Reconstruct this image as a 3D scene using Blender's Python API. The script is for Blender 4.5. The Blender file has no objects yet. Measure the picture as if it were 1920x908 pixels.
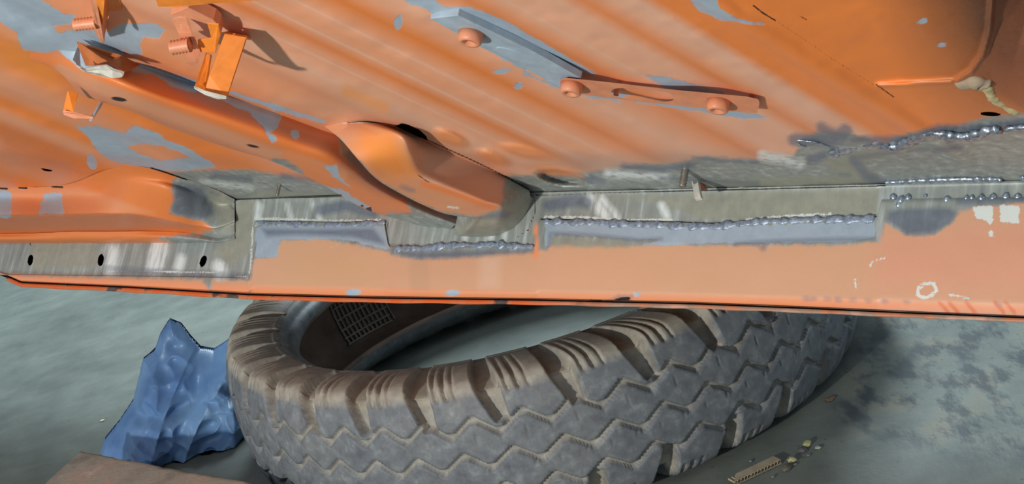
import bpy, bmesh, math, random
import numpy as np
from mathutils import Vector, Matrix, noise as mnoise
random.seed(7); rng = np.random.default_rng(7)

# ------------------------------------------------------------------ frame of reference
# c* = camera axes (x right, y down, z forward); world z is up, floor at z = 0
F = 3000.0
UP = np.array([-0.255, -0.9258, -0.279]); UP /= np.linalg.norm(UP)
YW = np.array([0, 0, 1.0]) - UP[2] * UP; YW /= np.linalg.norm(YW)
XW = np.cross(YW, UP)
C2W = np.stack([XW, YW, UP])
CAMH = 0.7255
CAM = np.array([0, 0, CAMH])
def c2w(p): return np.asarray(p, float) @ C2W.T + CAM
def w2c(p): return (np.asarray(p, float) - CAM) @ C2W

scene = bpy.context.scene
scene.view_settings.view_transform = 'Standard'
scene.view_settings.look = 'None'
scene.view_settings.gamma = 1.0
scene.view_settings.use_curve_mapping = False
scene.view_settings.exposure = 0.0
cd = bpy.data.cameras.new('camera'); cam = bpy.data.objects.new('camera', cd)
scene.collection.objects.link(cam); scene.camera = cam
cd.sensor_fit = 'HORIZONTAL'; cd.sensor_width = 36; cd.lens = 36 * F / 1920
cd.clip_start = 0.02
R = Matrix(((XW[0], 0, 0), (0, 0, 0), (0, 0, 0)))
cx = C2W @ np.array([1, 0, 0]); cy = C2W @ np.array([0, -1, 0]); cz = C2W @ np.array([0, 0, -1])
cam.matrix_world = Matrix(((cx[0], cy[0], cz[0], 0), (cx[1], cy[1], cz[1], 0), (cx[2], cy[2], cz[2], CAMH), (0, 0, 0, 1)))

# world: dim cool light of a workshop
w = bpy.data.worlds.new('workshop_air'); scene.world = w; w.use_nodes = True
w.node_tree.nodes['Background'].inputs[0].default_value = (0.62, 0.76, 0.86, 1)
w.node_tree.nodes['Background'].inputs[1].default_value = 0.66

def area(name, loc, target, size, sy, power, col):
    l = bpy.data.lights.new(name, 'AREA'); l.shape = 'RECTANGLE'; l.size = size; l.size_y = sy
    l.energy = power; l.color = col
    o = bpy.data.objects.new(name, l); scene.collection.objects.link(o)
    o.location = loc
    o.rotation_euler = (Vector(target) - Vector(loc)).to_track_quat('-Z', 'Y').to_euler()
    return o
SILL0 = c2w([0, -0.05, 1.55])
LD = np.array([-0.54, 0.24, -0.81]); LD /= np.linalg.norm(LD)
lamp_pos = c2w(np.array([0, -0.05, 1.55]) + 2.4 * LD)
area('work_lamp', lamp_pos, SILL0, 0.07, 0.07, 40, (1.0, 0.95, 0.86))
area('ceiling_tube', (-0.9, 0.1, 3.2), (0.0, 1.2, 0.3), 0.4, 2.4, 18, (0.80, 0.95, 1.0))
area('ceiling_tube', (0.1, 3.3, 2.2), (0.05, 2.0, 0.0), 0.4, 1.6, 84, (0.80, 0.95, 1.0))

# ------------------------------------------------------------------ materials
def newmat(name):
    m = bpy.data.materials.new(name); m.use_nodes = True
    nt = m.node_tree; b = nt.nodes['Principled BSDF']
    return m, nt, b
def srgb(r, g, b):
    f = lambda c: (c / 255 / 12.92) if c / 255 <= 0.04045 else ((c / 255 + 0.055) / 1.055) ** 2.4
    return (f(r), f(g), f(b), 1)
def N(nt, t, **k):
    n = nt.nodes.new(t)
    for a, v in k.items(): setattr(n, a, v)
    return n
def noise_node(nt, scale, detail=4, rough=0.6, vec=None):
    n = N(nt, 'ShaderNodeTexNoise'); n.inputs['Scale'].default_value = scale
    n.inputs['Detail'].default_value = detail; n.inputs['Roughness'].default_value = rough
    if vec is None:
        tc = N(nt, 'ShaderNodeTexCoord'); vec = tc.outputs['Object']
    nt.links.new(vec, n.inputs['Vector'])
    return n
def ramp(nt, src, stops):
    r = N(nt, 'ShaderNodeValToRGB'); e = r.color_ramp.elements
    e[0].position, e[0].color = stops[0]; e[1].position, e[1].color = stops[-1]
    for p, c in stops[1:-1]:
        x = e.new(p); x.color = c
    nt.links.new(src, r.inputs[0]); return r
def mth(nt, op, a, b=None, clamp=False):
    n = N(nt, 'ShaderNodeMath', operation=op, use_clamp=clamp)
    for i, v in enumerate((a, b)):
        if v is None: continue
        if isinstance(v, (int, float)): n.inputs[i].default_value = v
        else: nt.links.new(v, n.inputs[i])
    return n.outputs[0]
def mixc(nt, fac, a, b):
    n = N(nt, 'ShaderNodeMix', data_type='RGBA')
    if isinstance(fac, (int, float)): n.inputs[0].default_value = fac
    else: nt.links.new(fac, n.inputs[0])
    for i, v in ((6, a), (7, b)):
        if isinstance(v, tuple): n.inputs[i].default_value = v
        else: nt.links.new(v, n.inputs[i])
    return n.outputs[2]
def bump(nt, bsdf, h, strength=0.3, dist=0.002):
    b = N(nt, 'ShaderNodeBump'); b.inputs['Strength'].default_value = strength
    b.inputs['Distance'].default_value = dist
    nt.links.new(h, b.inputs['Height']); nt.links.new(b.outputs[0], bsdf.inputs['Normal'])
def simple(name, col, rough=0.5, metal=0.0, var=0.12, scale=60, bs=0.2, bd=0.001):
    m, nt, b = newmat(name)
    n = noise_node(nt, scale)
    d = tuple(c * (1 - var * 2) for c in col[:3]) + (1,); l = tuple(min(1, c * (1 + var)) for c in col[:3]) + (1,)
    r = ramp(nt, n.outputs[0], [(0.3, d), (0.7, l)])
    nt.links.new(r.outputs[0], b.inputs['Base Color'])
    b.inputs['Roughness'].default_value = rough; b.inputs['Metallic'].default_value = metal
    bump(nt, b, n.outputs[0], bs, bd)
    return m

ORANGE = srgb(226, 112, 40); PINKO = srgb(214, 142, 104); BROWN = srgb(168, 96, 62)
PRIMER = srgb(150, 166, 182); METAL = srgb(150, 158, 158); DARK = srgb(70, 74, 84)
OLIVE = srgb(150, 152, 134); LIGHT = srgb(208, 214, 216)

def paint_material():
    """painted sheet steel: orange paint, grey primer, scraped steel, scorched steel; coverage comes
    from signed-distance attributes on the mesh, edges are made ragged with noise"""
    m, nt, b = newmat('orange_paint_primer_and_bare_steel')
    def at(n):
        a = N(nt, 'ShaderNodeAttribute'); a.attribute_name = n; return a
    tc = N(nt, 'ShaderNodeTexCoord'); ob = tc.outputs['Object']
    base = at('base').outputs['Color']
    nlow = noise_node(nt, 14, 5, 0.55, ob).outputs[0]
    nmid = noise_node(nt, 90, 5, 0.65, ob).outputs[0]
    nfin = noise_node(nt, 420, 4, 0.7, ob).outputs[0]
    # streaks dragged along the sill's drop
    mp = N(nt, 'ShaderNodeMapping'); nt.links.new(ob, mp.inputs[0])
    nrm = c2w(np.array([-0.184, 0.954, -0.237])) - CAM
    mp.inputs['Rotation'].default_value = Vector(nrm).to_track_quat('Z', 'Y').inverted().to_euler()
    mp2 = N(nt, 'ShaderNodeMapping'); nt.links.new(mp.outputs[0], mp2.inputs[0]); mp2.inputs['Scale'].default_value = (120, 120, 12)
    nstr = noise_node(nt, 1.0, 4, 0.6, mp2.outputs[0]).outputs[0]
    col = mixc(nt, mth(nt, 'MULTIPLY', nlow, 0.10), base, mixc(nt, 0.5, base, srgb(150, 100, 70)))
    col = mixc(nt, mth(nt, 'MULTIPLY', nfin, 0.12), col, srgb(236, 196, 170))
    met = 0.0; rough = None
    def mask(name, soft, amp, nz):
        s = at(name).outputs['Fac']
        v = mth(nt, 'ADD', s, mth(nt, 'MULTIPLY', mth(nt, 'SUBTRACT', nz, 0.5), amp))
        return mth(nt, 'ADD', mth(nt, 'DIVIDE', v, soft * 2.0), 0.5, True)
    mg = mask('grey', 1.2, 14, nmid)
    pc = mixc(nt, nmid, srgb(142, 160, 178), srgb(176, 192, 208))
    mm = mask('steel', 3.5, 16, nmid)
    r = ramp(nt, nstr, [(0.26, srgb(96, 106, 118)), (0.42, srgb(138, 146, 146)), (0.56, srgb(154, 162, 160)), (0.66, srgb(184, 194, 200)), (0.8, srgb(214, 224, 230))])
    pt = ramp(nt, nmid, [(0.3, srgb(134, 136, 128)), (0.55, srgb(152, 156, 148)), (0.75, srgb(170, 174, 168))])
    sc = mixc(nt, 0.35, r.outputs[0], pt.outputs[0])
    col = mixc(nt, mm, col, sc)
    col = mixc(nt, mg, col, pc)
    mo = mask('olive', 5, 14, nmid)
    col = mixc(nt, mth(nt, 'MULTIPLY', mo, 0.85), col, mixc(nt, nmid, srgb(122, 124, 116), srgb(166, 166, 148)))
    md = mask('scorch', 5, 12, nmid)
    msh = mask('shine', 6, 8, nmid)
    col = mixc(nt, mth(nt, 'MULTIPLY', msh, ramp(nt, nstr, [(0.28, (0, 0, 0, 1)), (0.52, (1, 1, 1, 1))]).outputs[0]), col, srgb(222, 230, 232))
    col = mixc(nt, mth(nt, 'MULTIPLY', md, 0.75), col, mixc(nt, nmid, srgb(70, 78, 98), srgb(118, 130, 150)))
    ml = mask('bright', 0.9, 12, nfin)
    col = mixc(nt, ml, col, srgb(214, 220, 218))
    mk = mask('crack_hole_dark', 0.5, 2.0, nfin)
    col = mixc(nt, mk, col, srgb(34, 26, 24))  # dark of cracks, and of holes that are only painted on
    nt.links.new(col, b.inputs['Base Color'])
    nt.links.new(mth(nt, 'MULTIPLY', mm, mth(nt, 'SUBTRACT', 0.18, mth(nt, 'MULTIPLY', mo, 0.15)), True), b.inputs['Metallic'])
    b.inputs['Specular IOR Level'].default_value = 0.5
    rr = mth(nt, 'ADD', mth(nt, 'MULTIPLY', nmid, 0.14), 0.36)
    nt.links.new(rr, b.inputs['Roughness'])
    h = mth(nt, 'ADD', mth(nt, 'MULTIPLY', nfin, 0.25), mth(nt, 'ADD', mth(nt, 'MULTIPLY', mg, 0.9), mth(nt, 'MULTIPLY', mth(nt, 'MULTIPLY', mm, nmid), 0.35)))
    bump(nt, b, mth(nt, 'SUBTRACT', h, mth(nt, 'MULTIPLY', mk, 2.0)), 0.35, 0.0006)
    tr = N(nt, 'ShaderNodeBsdfTransparent'); mx = N(nt, 'ShaderNodeMixShader')
    hs = at('hole').outputs['Fac']
    nt.links.new(mth(nt, 'GREATER_THAN', hs, 0.0), mx.inputs[0])
    nt.links.new(b.outputs[0], mx.inputs[1]); nt.links.new(tr.outputs[0], mx.inputs[2])
    nt.links.new(mx.outputs[0], nt.nodes['Material Output'].inputs[0])
    return m
M_PAINT = paint_material()
M_ORANGE = simple('plain_orange_paint', srgb(236, 138, 48), 0.42, 0, 0.08, 70, 0.15)
M_DARKIN = simple('cavity_shade_dark', srgb(40, 30, 26), 0.8, 0, 0.2)  # near-black colour standing in for the shade inside cavities
M_WELD = simple('weld_metal', srgb(172, 184, 200), 0.28, 0.75, 0.25, 300, 0.5, 0.001)
M_WELD2 = simple('ground_weld_metal', srgb(150, 164, 184), 0.42, 0.45, 0.25, 260, 0.6, 0.001)
M_BOLT = simple('dull_zinc', srgb(150, 146, 136), 0.4, 0.6, 0.2, 200)
M_PALE = simple('pale_filler', srgb(196, 194, 184), 0.7, 0, 0.15, 120)
M_SEALER = simple('cream_seam_sealer', srgb(196, 184, 140), 0.7, 0, 0.12, 120)

# ------------------------------------------------------------------ tagging and mesh building
def link(o): scene.collection.objects.link(o); return o
def thing(name, label, cat, loc, group=None):
    o = link(bpy.data.objects.new(name, None)); o.location = loc; o.empty_display_size = 0.05
    o['label'] = label; o['category'] = cat
    if group: o['group'] = group
    return o
def rootloc(o):
    v = Vector((0, 0, 0))
    while o is not None: v += o.location; o = o.parent
    return np.array(v)
def build(name, V, Fc, mat, parent=None, attrs=None, smooth=True, loc=None, label=None):
    V = np.asarray(V, float)
    off = rootloc(parent) if parent is not None else (np.array(loc) if loc is not None else V.mean(0))
    me = bpy.data.meshes.new(name)
    me.from_pydata((V - off).tolist(), [], [tuple(map(int, f)) for f in Fc] if not isinstance(Fc, np.ndarray) else Fc.tolist())
    if attrs:
        for k, a in attrs.items():
            if a.ndim == 2:
                at = me.attributes.new(k, 'FLOAT_COLOR', 'POINT'); at.data.foreach_set('color', a.astype(np.float32).ravel())
            else:
                at = me.attributes.new(k, 'FLOAT', 'POINT'); at.data.foreach_set('value', a.astype(np.float32))
    me.materials.append(mat)
    if smooth: me.polygons.foreach_set('use_smooth', [True] * len(me.polygons))
    me.update()
    o = link(bpy.data.objects.new(name, me))
    if parent is not None: o.parent = parent
    else: o.location = off
    if label: o['label'] = label
    return o
def grid_faces(nr, nc, flip=False, wrap=False):
    i, j = np.meshgrid(np.arange(nr - 1), np.arange(nc if wrap else nc - 1), indexing='ij')
    a = i * nc + j; b = i * nc + (j + 1) % nc; c = (i + 1) * nc + (j + 1) % nc; d = (i + 1) * nc + j
    f = np.stack([a, b, c, d], -1).reshape(-1, 4)
    return f[:, ::-1] if flip else f
def vnoise(P, s, oct=3):
    out = np.empty(len(P))
    for i, p in enumerate(P): out[i] = mnoise.fractal(Vector(p * s), 1.0, 2.0, oct)
    return out

# ------------------------------------------------------------------ the car's planes
NP = np.array([-0.184, 0.954, -0.237]); NP /= np.linalg.norm(NP)   # pan normal (faces down, towards us)
SD = np.array([0.79, 0, -0.613]); SD -= SD.dot(NP) * NP; SD /= np.linalg.norm(SD)   # along the sill, to the right
NS = np.cross(SD, NP); NS = NS if NS[2] < 0 else -NS                # sill wall normal, towards us
P0 = np.array([0, (362 - 454) / F, 1.0]) * 1.55
def ray(px, py): return np.stack([(np.asarray(px, float) - 960) / F, (np.asarray(py, float) - 454) / F, np.ones(np.shape(px))], -1)
def unproj(px, py, nrm, d):
    r = ray(px, py); return r * (d / (r @ nrm))[..., None]
def pan(px, py, h=0.0):      # point seen at (px,py) that stands h above the pan
    return unproj(px, py, NP, P0 @ NP + np.asarray(h))
def sill(px, py, q=0.0):     # point seen at (px,py) standing q proud of the sill wall
    return unproj(px, py, NS, P0 @ NS + np.asarray(q))
def proj(Pc): return 960 + F * Pc[..., 0] / Pc[..., 2], 454 + F * Pc[..., 1] / Pc[..., 2]
FLOORN = UP
def floorpt(px, py, h=0.0):
    return c2w(unproj(px, py, UP, np.full(np.shape(px), h - CAMH)))

# ------------------------------------------------------------------ paint survey (where each coat lies)
def sd_poly(X, Y, pts):
    P = np.array(pts, float); Q = np.roll(P, -1, 0)
    d2 = np.full(X.shape, 1e12); ins = np.zeros(X.shape, bool)
    for (x0, y0), (x1, y1) in zip(P, Q):
        dx, dy = x1 - x0, y1 - y0
        t = np.clip(((X - x0) * dx + (Y - y0) * dy) / (dx * dx + dy * dy + 1e-9), 0, 1)
        d2 = np.minimum(d2, (X - x0 - t * dx) ** 2 + (Y - y0 - t * dy) ** 2)
        if y0 != y1:
            c = ((y0 > Y) != (y1 > Y)) & (X < (x1 - x0) * (Y - y0) / (y1 - y0) + x0)
            ins ^= c
    return np.where(ins, 1, -1) * np.sqrt(d2)
def sd_line(X, Y, pts, wd):
    P = np.array(pts, float); d2 = np.full(X.shape, 1e12)
    for (x0, y0), (x1, y1) in zip(P[:-1], P[1:]):
        dx, dy = x1 - x0, y1 - y0
        t = np.clip(((X - x0) * dx + (Y - y0) * dy) / (dx * dx + dy * dy + 1e-9), 0, 1)
        d2 = np.minimum(d2, (X - x0 - t * dx) ** 2 + (Y - y0 - t * dy) ** 2)
    return wd - np.sqrt(d2)
def sd_ell(X, Y, cx, cy, a, b, ang):
    t = math.radians(ang); u = (X - cx) * math.cos(t) + (Y - cy) * math.sin(t); v = -(X - cx) * math.sin(t) + (Y - cy) * math.cos(t)
    return (1 - np.sqrt((u / a) ** 2 + (v / b) ** 2)) * b
def B(name, surf, kind, *a): PAINT.append((name, surf, kind, a))
PAINT = []   # (channel, surface tag(s), shape kind, args)
# --- pan
g = 'grey'; p_ = 'pan'
B(g, 'pan', 'poly', [(-60, -40), (60, -40), (75, 0), (120, 25), (142, 28), (135, 44), (100, 50), (110, 60), (150, 55), (215, 60), (240, 72), (226, 112), (285, 128), (420, 166), (610, 226), (610, 232), (520, 208), (430, 176), (370, 168), (300, 142), (262, 126), (200, 120), (140, 112), (120, 100), (70, 98), (42, 92), (30, 60), (0, 42), (-60, 30)])
B(g, 'pan', 'poly', [(206, 55), (240, 44), (290, 44), (310, 56), (300, 72), (268, 68), (262, 82), (268, 100), (250, 104), (215, 84)])
B(g, 'pan', 'poly', [(745, -20), (760, 2), (800, 18), (840, 52), (920, 98), (980, 130), (1010, 148), (1060, 160), (1180, 178), (1150, 192), (1240, 190), (1330, 196), (1420, 212), (1440, 220), (1400, 224), (1360, 218), (1250, 200), (1165, 190), (1120, 185), (1060, 172), (980, 140), (1000, 120), (1100, 140), (1118, 140), (1110, 152), (1118, 136), (1080, 118), (1060, 104), (1000, 70), (950, 40), (905, 22), (880, 14), (830, 12), (790, -20)])
B(g, 'pan', 'poly', [(1208, 140), (1240, 142), (1300, 158), (1360, 172), (1358, 182), (1290, 176), (1250, 168)])
B(g, 'pan', 'poly', [(1288, -10), (1340, -10), (1350, 15), (1370, 30), (1410, 40), (1450, 44), (1430, 48), (1390, 44), (1350, 38), (1310, 20)])
for e in [(747, 42, 8, 14, 10), (972, 162, 8, 6, 0), (938, 134, 14, 4, -5), (172, 304, 9, 14, -20), (212, 325, 4, 5, 0), (258, 335, 5, 9, -30), (530, 262, 6, 10, 0), (1730, 40, 9, 5, -20), (1765, 85, 10, 4, -15)]:
    B(g, 'pan', 'ell', *e)
B(g, 'pan', 'poly', [(138, 232), (150, 238), (180, 236), (235, 250), (248, 234), (290, 246), (310, 262), (352, 278), (380, 295), (408, 312), (386, 316), (350, 320), (300, 322), (250, 312), (205, 300), (180, 280), (165, 258), (150, 246)])
B('ungrey', 'pan', 'poly', [(240, 274), (262, 270), (300, 272), (335, 284), (358, 296), (330, 298), (300, 301), (268, 292)])
B('steel', 'pan', 'poly', [(300, 326), (380, 318), (470, 318), (520, 326), (580, 340), (640, 352), (700, 380), (1000, 380), (930, 332), (960, 328), (1040, 332), (1120, 320), (1180, 312), (1280, 304), (1320, 294), (1420, 300), (1470, 300), (1490, 290), (1500, 260), (1540, 245), (1600, 250), (1650, 268), (1720, 245), (1800, 235), (1860, 216), (2100, 205), (2100, 400), (300, 400)])
B('steel', 'pan', 'poly', [(1000, 325), (1060, 330), (1100, 345), (1040, 348)])
B('unsteel', 'pan', 'poly', [(998, 322), (1004, 314), (1040, 314), (1092, 326), (1096, 334), (1050, 330), (1005, 326)])
B('unscorch', 'pan', 'poly', [(998, 322), (1004, 314), (1040, 314), (1092, 326), (1050, 330)])
B('scorch', 'pan', 'line', [(1096, 336), (1110, 341)], 3)
B('olive', 'pan', 'poly', [(440, 372), (500, 352), (640, 360), (700, 372)])
B('olive', 'pan', 'poly', [(1280, 350), (1400, 335), (1560, 330), (1600, 300), (1720, 262), (1720, 280), (1620, 300), (1640, 345), (1500, 355)])
B('olive', 'pan', 'poly', [(1540, 300), (1590, 290), (1700, 270), (1710, 280), (1600, 305), (1620, 325), (1665, 340), (1640, 348), (1580, 330)])
for pl, wd in [([(1490, 262), (1560, 262), (1585, 245)], 12), ([(1540, 240), (1580, 258)], 10), ([(1520, 300), (1545, 292)], 8), ([(1600, 300), (1625, 330), (1660, 345)], 9), ([(1610, 295), (1640, 290), (1680, 286)], 3), ([(1705, 283), (1740, 279)], 2.5), ([(1755, 281), (1800, 277)], 5), ([(1575, 327), (1592, 328)], 2.5), ([(1600, 262), (1700, 262), (1760, 240), (1850, 240), (1920, 228)], 7)]:
    B('scorch', 'pan', 'line', pl, wd)
for pl, wd in [([(440, 374), (500, 356), (600, 362)], -1), ([(400, 330), (470, 336)], 5), ([(530, 330), (600, 338)], 5), ([(1170, 312), (1240, 318), (1300, 310)], 6), ([(1110, 332), (1130, 342)], 5), ([(1300, 296), (1420, 305)], 3), ([(1240, 335), (1420, 344)], 4)]:
    B('scorch', 'pan', 'line', pl, wd)
for pl, wd in [([(283, 315), (315, 325), (350, 337), (400, 356), (440, 374)], 1.6), ([(740, 235), (800, 262), (880, 298), (950, 332), (992, 356)], 1.3),
               ([(440, 374), (560, 369), (640, 366)], 1.4), ([(1005, 366), (1300, 358), (1660, 348)], 1.3), ([(1412, 10), (1430, 24), (1453, 38)], 1.5), ([(1642, 158), (1670, 178), (1676, 182)], 1.2), ([(1500, 30), (1512, 37)], 1), ([(1453, 38), (1500, 68), (1560, 110), (1640, 160)], 0.4)]:
    B('crack_hole_dark', 'all', 'line', pl, wd)
for e in [(88, 319, 13, 2.2, 10), (52, 353, 9, 2, 2), (107, 350, 9, 2, 0), (772, 245, 26, 7.5, 27)]:
    B('hole', 'pan', 'ell', *e)
B('hole', 'pan', 'poly', [(740, 236), (756, 233), (786, 243), (800, 256), (802, 264)])
B('crack_hole_dark', 'hat', 'ell', 223, 186, 15, 3.8, 9); B('crack_hole_dark', 'hat', 'ell', 474, 274, 13, 2.4, 12)  # dark inside of two holes painted on the hat, not cut through
B('steel', 'hat', 'poly', [(508, 301), (512, 296), (530, 298), (556, 310), (566, 320), (570, 334), (548, 328), (520, 313)]); B('scorch', 'hat', 'line', [(514, 300), (530, 304), (552, 316)], 1)  # slot and its dark hollow painted on
B('crack_hole_dark', 'hat', 'poly', [(686, 390), (696, 388), (698, 402), (690, 404)]); B('crack_hole_dark', 'hat', 'ell', 679, 386, 3, 2, 0)  # square hole and its neighbour painted dark, no opening
B('hole', 'pan', 'ell', 1857, 214, 20, 4.0, 3)
for e in [(57, 488, 5.2, 11, 12), (189, 488, 5.8, 12, 10), (381, 490, 6, 12.5, 24)]: B('hole', 'sill', 'ell', *e)
# --- hat section and outrigger
B(g, 'hat', 'poly', [(60, 55), (240, 90), (285, 125), (420, 166), (605, 228), (600, 236), (560, 222), (530, 215), (520, 240), (500, 255), (490, 235), (470, 215), (420, 190), (400, 178), (340, 168), (322, 162), (290, 142), (230, 132), (150, 128), (115, 100)])
B(g, 'hat', 'ell', 553, 253, 8, 9, 0); B(g, 'hat', 'ell', 510, 258, 10, 7, 40); B(g, 'hat', 'poly', [(608, 312), (630, 310), (634, 325), (646, 340), (658, 352), (640, 342), (625, 332)])
B(g, 'hat', 'poly', [(598, 346), (640, 355), (700, 392), (660, 382), (620, 362)])
B('steel', 'hat', 'poly', [(630, 250), (660, 255), (740, 320), (900, 420), (900, 460), (700, 460), (725, 400), (770, 398), (760, 372), (700, 340), (640, 290)])
B('steel', 'outrigger', 'line', [(625, 262), (652, 292), (688, 330), (730, 362), (780, 390), (830, 410), (880, 420)], 12)
B('scorch', 'outrigger', 'line', [(625, 262), (652, 292), (688, 330), (730, 362), (780, 390), (830, 410)], 6)
B('unsteel', 'outrigger', 'poly', [(640, 262), (672, 300), (705, 335), (745, 360), (790, 383), (835, 400), (940, 392), (900, 300), (700, 230), (604, 233)])
B('unscorch', 'outrigger', 'poly', [(640, 262), (672, 300), (705, 335), (745, 360), (790, 383), (835, 400), (900, 398), (900, 300), (700, 230), (604, 233)])
B('scorch', 'hat', 'line', [(655, 290), (690, 330), (740, 360), (800, 388), (850, 410)], 9)
B('scorch', 'outrigger', 'line', [(752, 350), (775, 358)], 2)
B('bright', 'outrigger', 'line', [(605, 233), (680, 229), (735, 233)], 0.6)
B('bright', 'outrigger', 'line', [(840, 388), (860, 390)], 1.5)
B('crack_hole_dark', 'outrigger', 'line', [(784, 328), (800, 340), (806, 342)], 0.8)
B('steel', 'outrigger', 'poly', [(940, 392), (944, 345), (960, 335), (1020, 340), (1020, 480), (700, 480), (830, 398), (900, 405)])
B('olive', 'outrigger', 'poly', [(945, 385), (946, 350), (970, 345), (1000, 370), (1005, 450), (860, 450), (850, 420), (900, 410)])
B('scorch', 'outrigger', 'poly', [(940, 395), (960, 400), (950, 412), (900, 408)])
# --- left bracket/jacking point
B(g, 'leg', 'poly', [(-20, 356), (12, 356), (22, 364), (20, 408), (-20, 408)])
B(g, 'leg', 'poly', [(82, 362), (115, 362), (120, 402), (72, 402)])
B('steel', 'leg', 'poly', [(322, 336), (350, 330), (445, 372), (450, 460), (330, 460), (300, 446), (402, 432), (380, 415), (318, 400), (325, 370)])
B('scorch', 'leg', 'poly', [(325, 345), (380, 350), (400, 400), (385, 412), (320, 400), (327, 370)])
B('olive', 'leg', 'poly', [(385, 356), (440, 376), (440, 440), (412, 430), (400, 380)])
for pl in ([(-10, 353), (14, 354)], [(36, 352), (50, 353)], [(98, 350), (117, 351)]): B('crack_hole_dark', 'leg', 'line', pl, 1.8)  # slots painted as dark lines
B('crack_hole_dark', 'leg', 'line', [(283, 315), (315, 325), (350, 337)], 1.4)
# --- sill
B('steel', 'sill', 'poly', [(-60, 330), (2000, 330), (2000, 372), (1915, 380), (1860, 386), (1800, 395), (1795, 400), (1790, 415), (1750, 440), (1700, 445), (1680, 430), (1660, 418), (1650, 455), (1560, 460), (1400, 460), (1300, 462), (1270, 452), (1200, 462), (1080, 460), (1032, 458), (1025, 470), (1000, 470), (900, 478), (830, 484), (780, 486), (735, 478), (720, 470), (640, 455), (600, 446), (525, 452), (515, 480), (476, 486), (470, 520), (470, 525), (250, 522), (20, 515), (-60, 510)])
B('steel', 'sill', 'poly', [(380, 515), (400, 520), (395, 545), (380, 530)])
B('unsteel', 'sill', 'poly', [(525, 458), (560, 449), (600, 447), (640, 460), (720, 476), (720, 490), (525, 490)])
B(g, 'sill', 'poly', [(1240, 450), (1280, 432), (1320, 428), (1400, 440), (1520, 436), (1640, 420), (1642, 448), (1560, 455), (1400, 456), (1310, 458), (1200, 462)])
B(g, 'sill', 'poly', [(478, 425), (720, 425), (730, 470), (640, 448), (525, 450), (520, 482), (480, 484)])
B(g, 'sill', 'poly', [(1022, 420), (1180, 424), (1330, 428), (1640, 414), (1640, 446), (1400, 450), (1200, 450), (1040, 438), (1034, 458), (1022, 462)])
for x in (1512, 1524, 1552, 1571, 1597, 1627, 1658, 1700, 1873): B('scorch', 'sill', 'ell', x, 560 + (x - 1500) * .03, 3.5, 2.2, 0)
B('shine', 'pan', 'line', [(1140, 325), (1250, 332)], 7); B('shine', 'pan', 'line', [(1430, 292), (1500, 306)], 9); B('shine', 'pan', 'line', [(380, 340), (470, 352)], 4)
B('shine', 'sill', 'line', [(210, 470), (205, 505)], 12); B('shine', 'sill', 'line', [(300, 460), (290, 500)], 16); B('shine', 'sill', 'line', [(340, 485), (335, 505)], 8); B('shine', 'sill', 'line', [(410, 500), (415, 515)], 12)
B('olive', 'sill', 'poly', [(445, 378), (480, 378), (470, 470), (430, 500), (400, 470), (420, 452), (440, 440)])
B('olive', 'sill', 'poly', [(60, 455), (180, 455), (190, 500), (60, 505)])
B('olive', 'sill', 'poly', [(1010, 368), (1300, 362), (1400, 358), (1650, 352), (1645, 400), (1500, 402), (1400, 410), (1330, 415), (1290, 400), (1200, 372), (1100, 376)])
B('olive', 'sill', 'poly', [(1032, 444), (1100, 448), (1170, 455), (1180, 464), (1034, 462)])
B('scorch', 'sill', 'line', [(1030, 460), (1032, 438), (1100, 440), (1200, 450), (1240, 448)], 2.0)
B('scorch', 'sill', 'line', [(1380, 458), (1460, 452), (1640, 448)], 3)
B('scorch', 'sill', 'line', [(1030, 385), (1080, 375), (1100, 380)], 12)
B('scorch', 'sill', 'line', [(600, 395), (650, 385), (700, 400)], 10)
B('scorch', 'sill', 'poly', [(490, 428), (560, 430), (700, 428), (725, 460), (660, 445), (560, 440), (500, 444)])
B('scorch', 'sill', 'poly', [(740, 470), (790, 472), (1000, 468), (1000, 474), (860, 484), (790, 486), (750, 480)])
B('scorch', 'sill', 'poly', [(1665, 395), (1690, 392), (1780, 390), (1795, 400), (1780, 420), (1745, 438), (1700, 440), (1680, 425), (1660, 412)])
B('scorch', 'sill', 'line', [(1800, 378), (1920, 374)], 6)
B('scorch', 'sill', 'line', [(200, 505), (330, 512), (465, 518)], 5)
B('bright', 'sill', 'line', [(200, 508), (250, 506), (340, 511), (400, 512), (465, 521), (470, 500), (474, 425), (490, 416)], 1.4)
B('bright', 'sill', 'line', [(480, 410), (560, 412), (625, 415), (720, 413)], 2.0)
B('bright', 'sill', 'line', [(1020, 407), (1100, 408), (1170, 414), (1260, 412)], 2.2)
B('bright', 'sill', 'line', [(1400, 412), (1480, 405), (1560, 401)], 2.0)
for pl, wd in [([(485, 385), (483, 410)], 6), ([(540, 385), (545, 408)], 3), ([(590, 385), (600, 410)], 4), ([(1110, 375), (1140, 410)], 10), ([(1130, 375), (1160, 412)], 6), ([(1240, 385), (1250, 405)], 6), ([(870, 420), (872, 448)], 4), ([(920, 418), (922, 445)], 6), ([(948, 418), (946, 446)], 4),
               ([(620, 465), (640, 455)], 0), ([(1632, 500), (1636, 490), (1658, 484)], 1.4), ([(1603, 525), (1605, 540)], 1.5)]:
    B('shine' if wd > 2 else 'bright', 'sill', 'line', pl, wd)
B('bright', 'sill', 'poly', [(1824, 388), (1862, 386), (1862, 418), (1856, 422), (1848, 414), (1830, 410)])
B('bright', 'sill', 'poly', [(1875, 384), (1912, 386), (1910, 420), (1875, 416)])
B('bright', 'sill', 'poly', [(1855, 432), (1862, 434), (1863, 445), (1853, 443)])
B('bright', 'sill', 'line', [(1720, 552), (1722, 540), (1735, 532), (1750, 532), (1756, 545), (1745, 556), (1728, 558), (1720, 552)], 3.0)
B('bright', 'sill', 'line', [(1780, 552), (1800, 557), (1815, 560)], 1.6)
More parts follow.
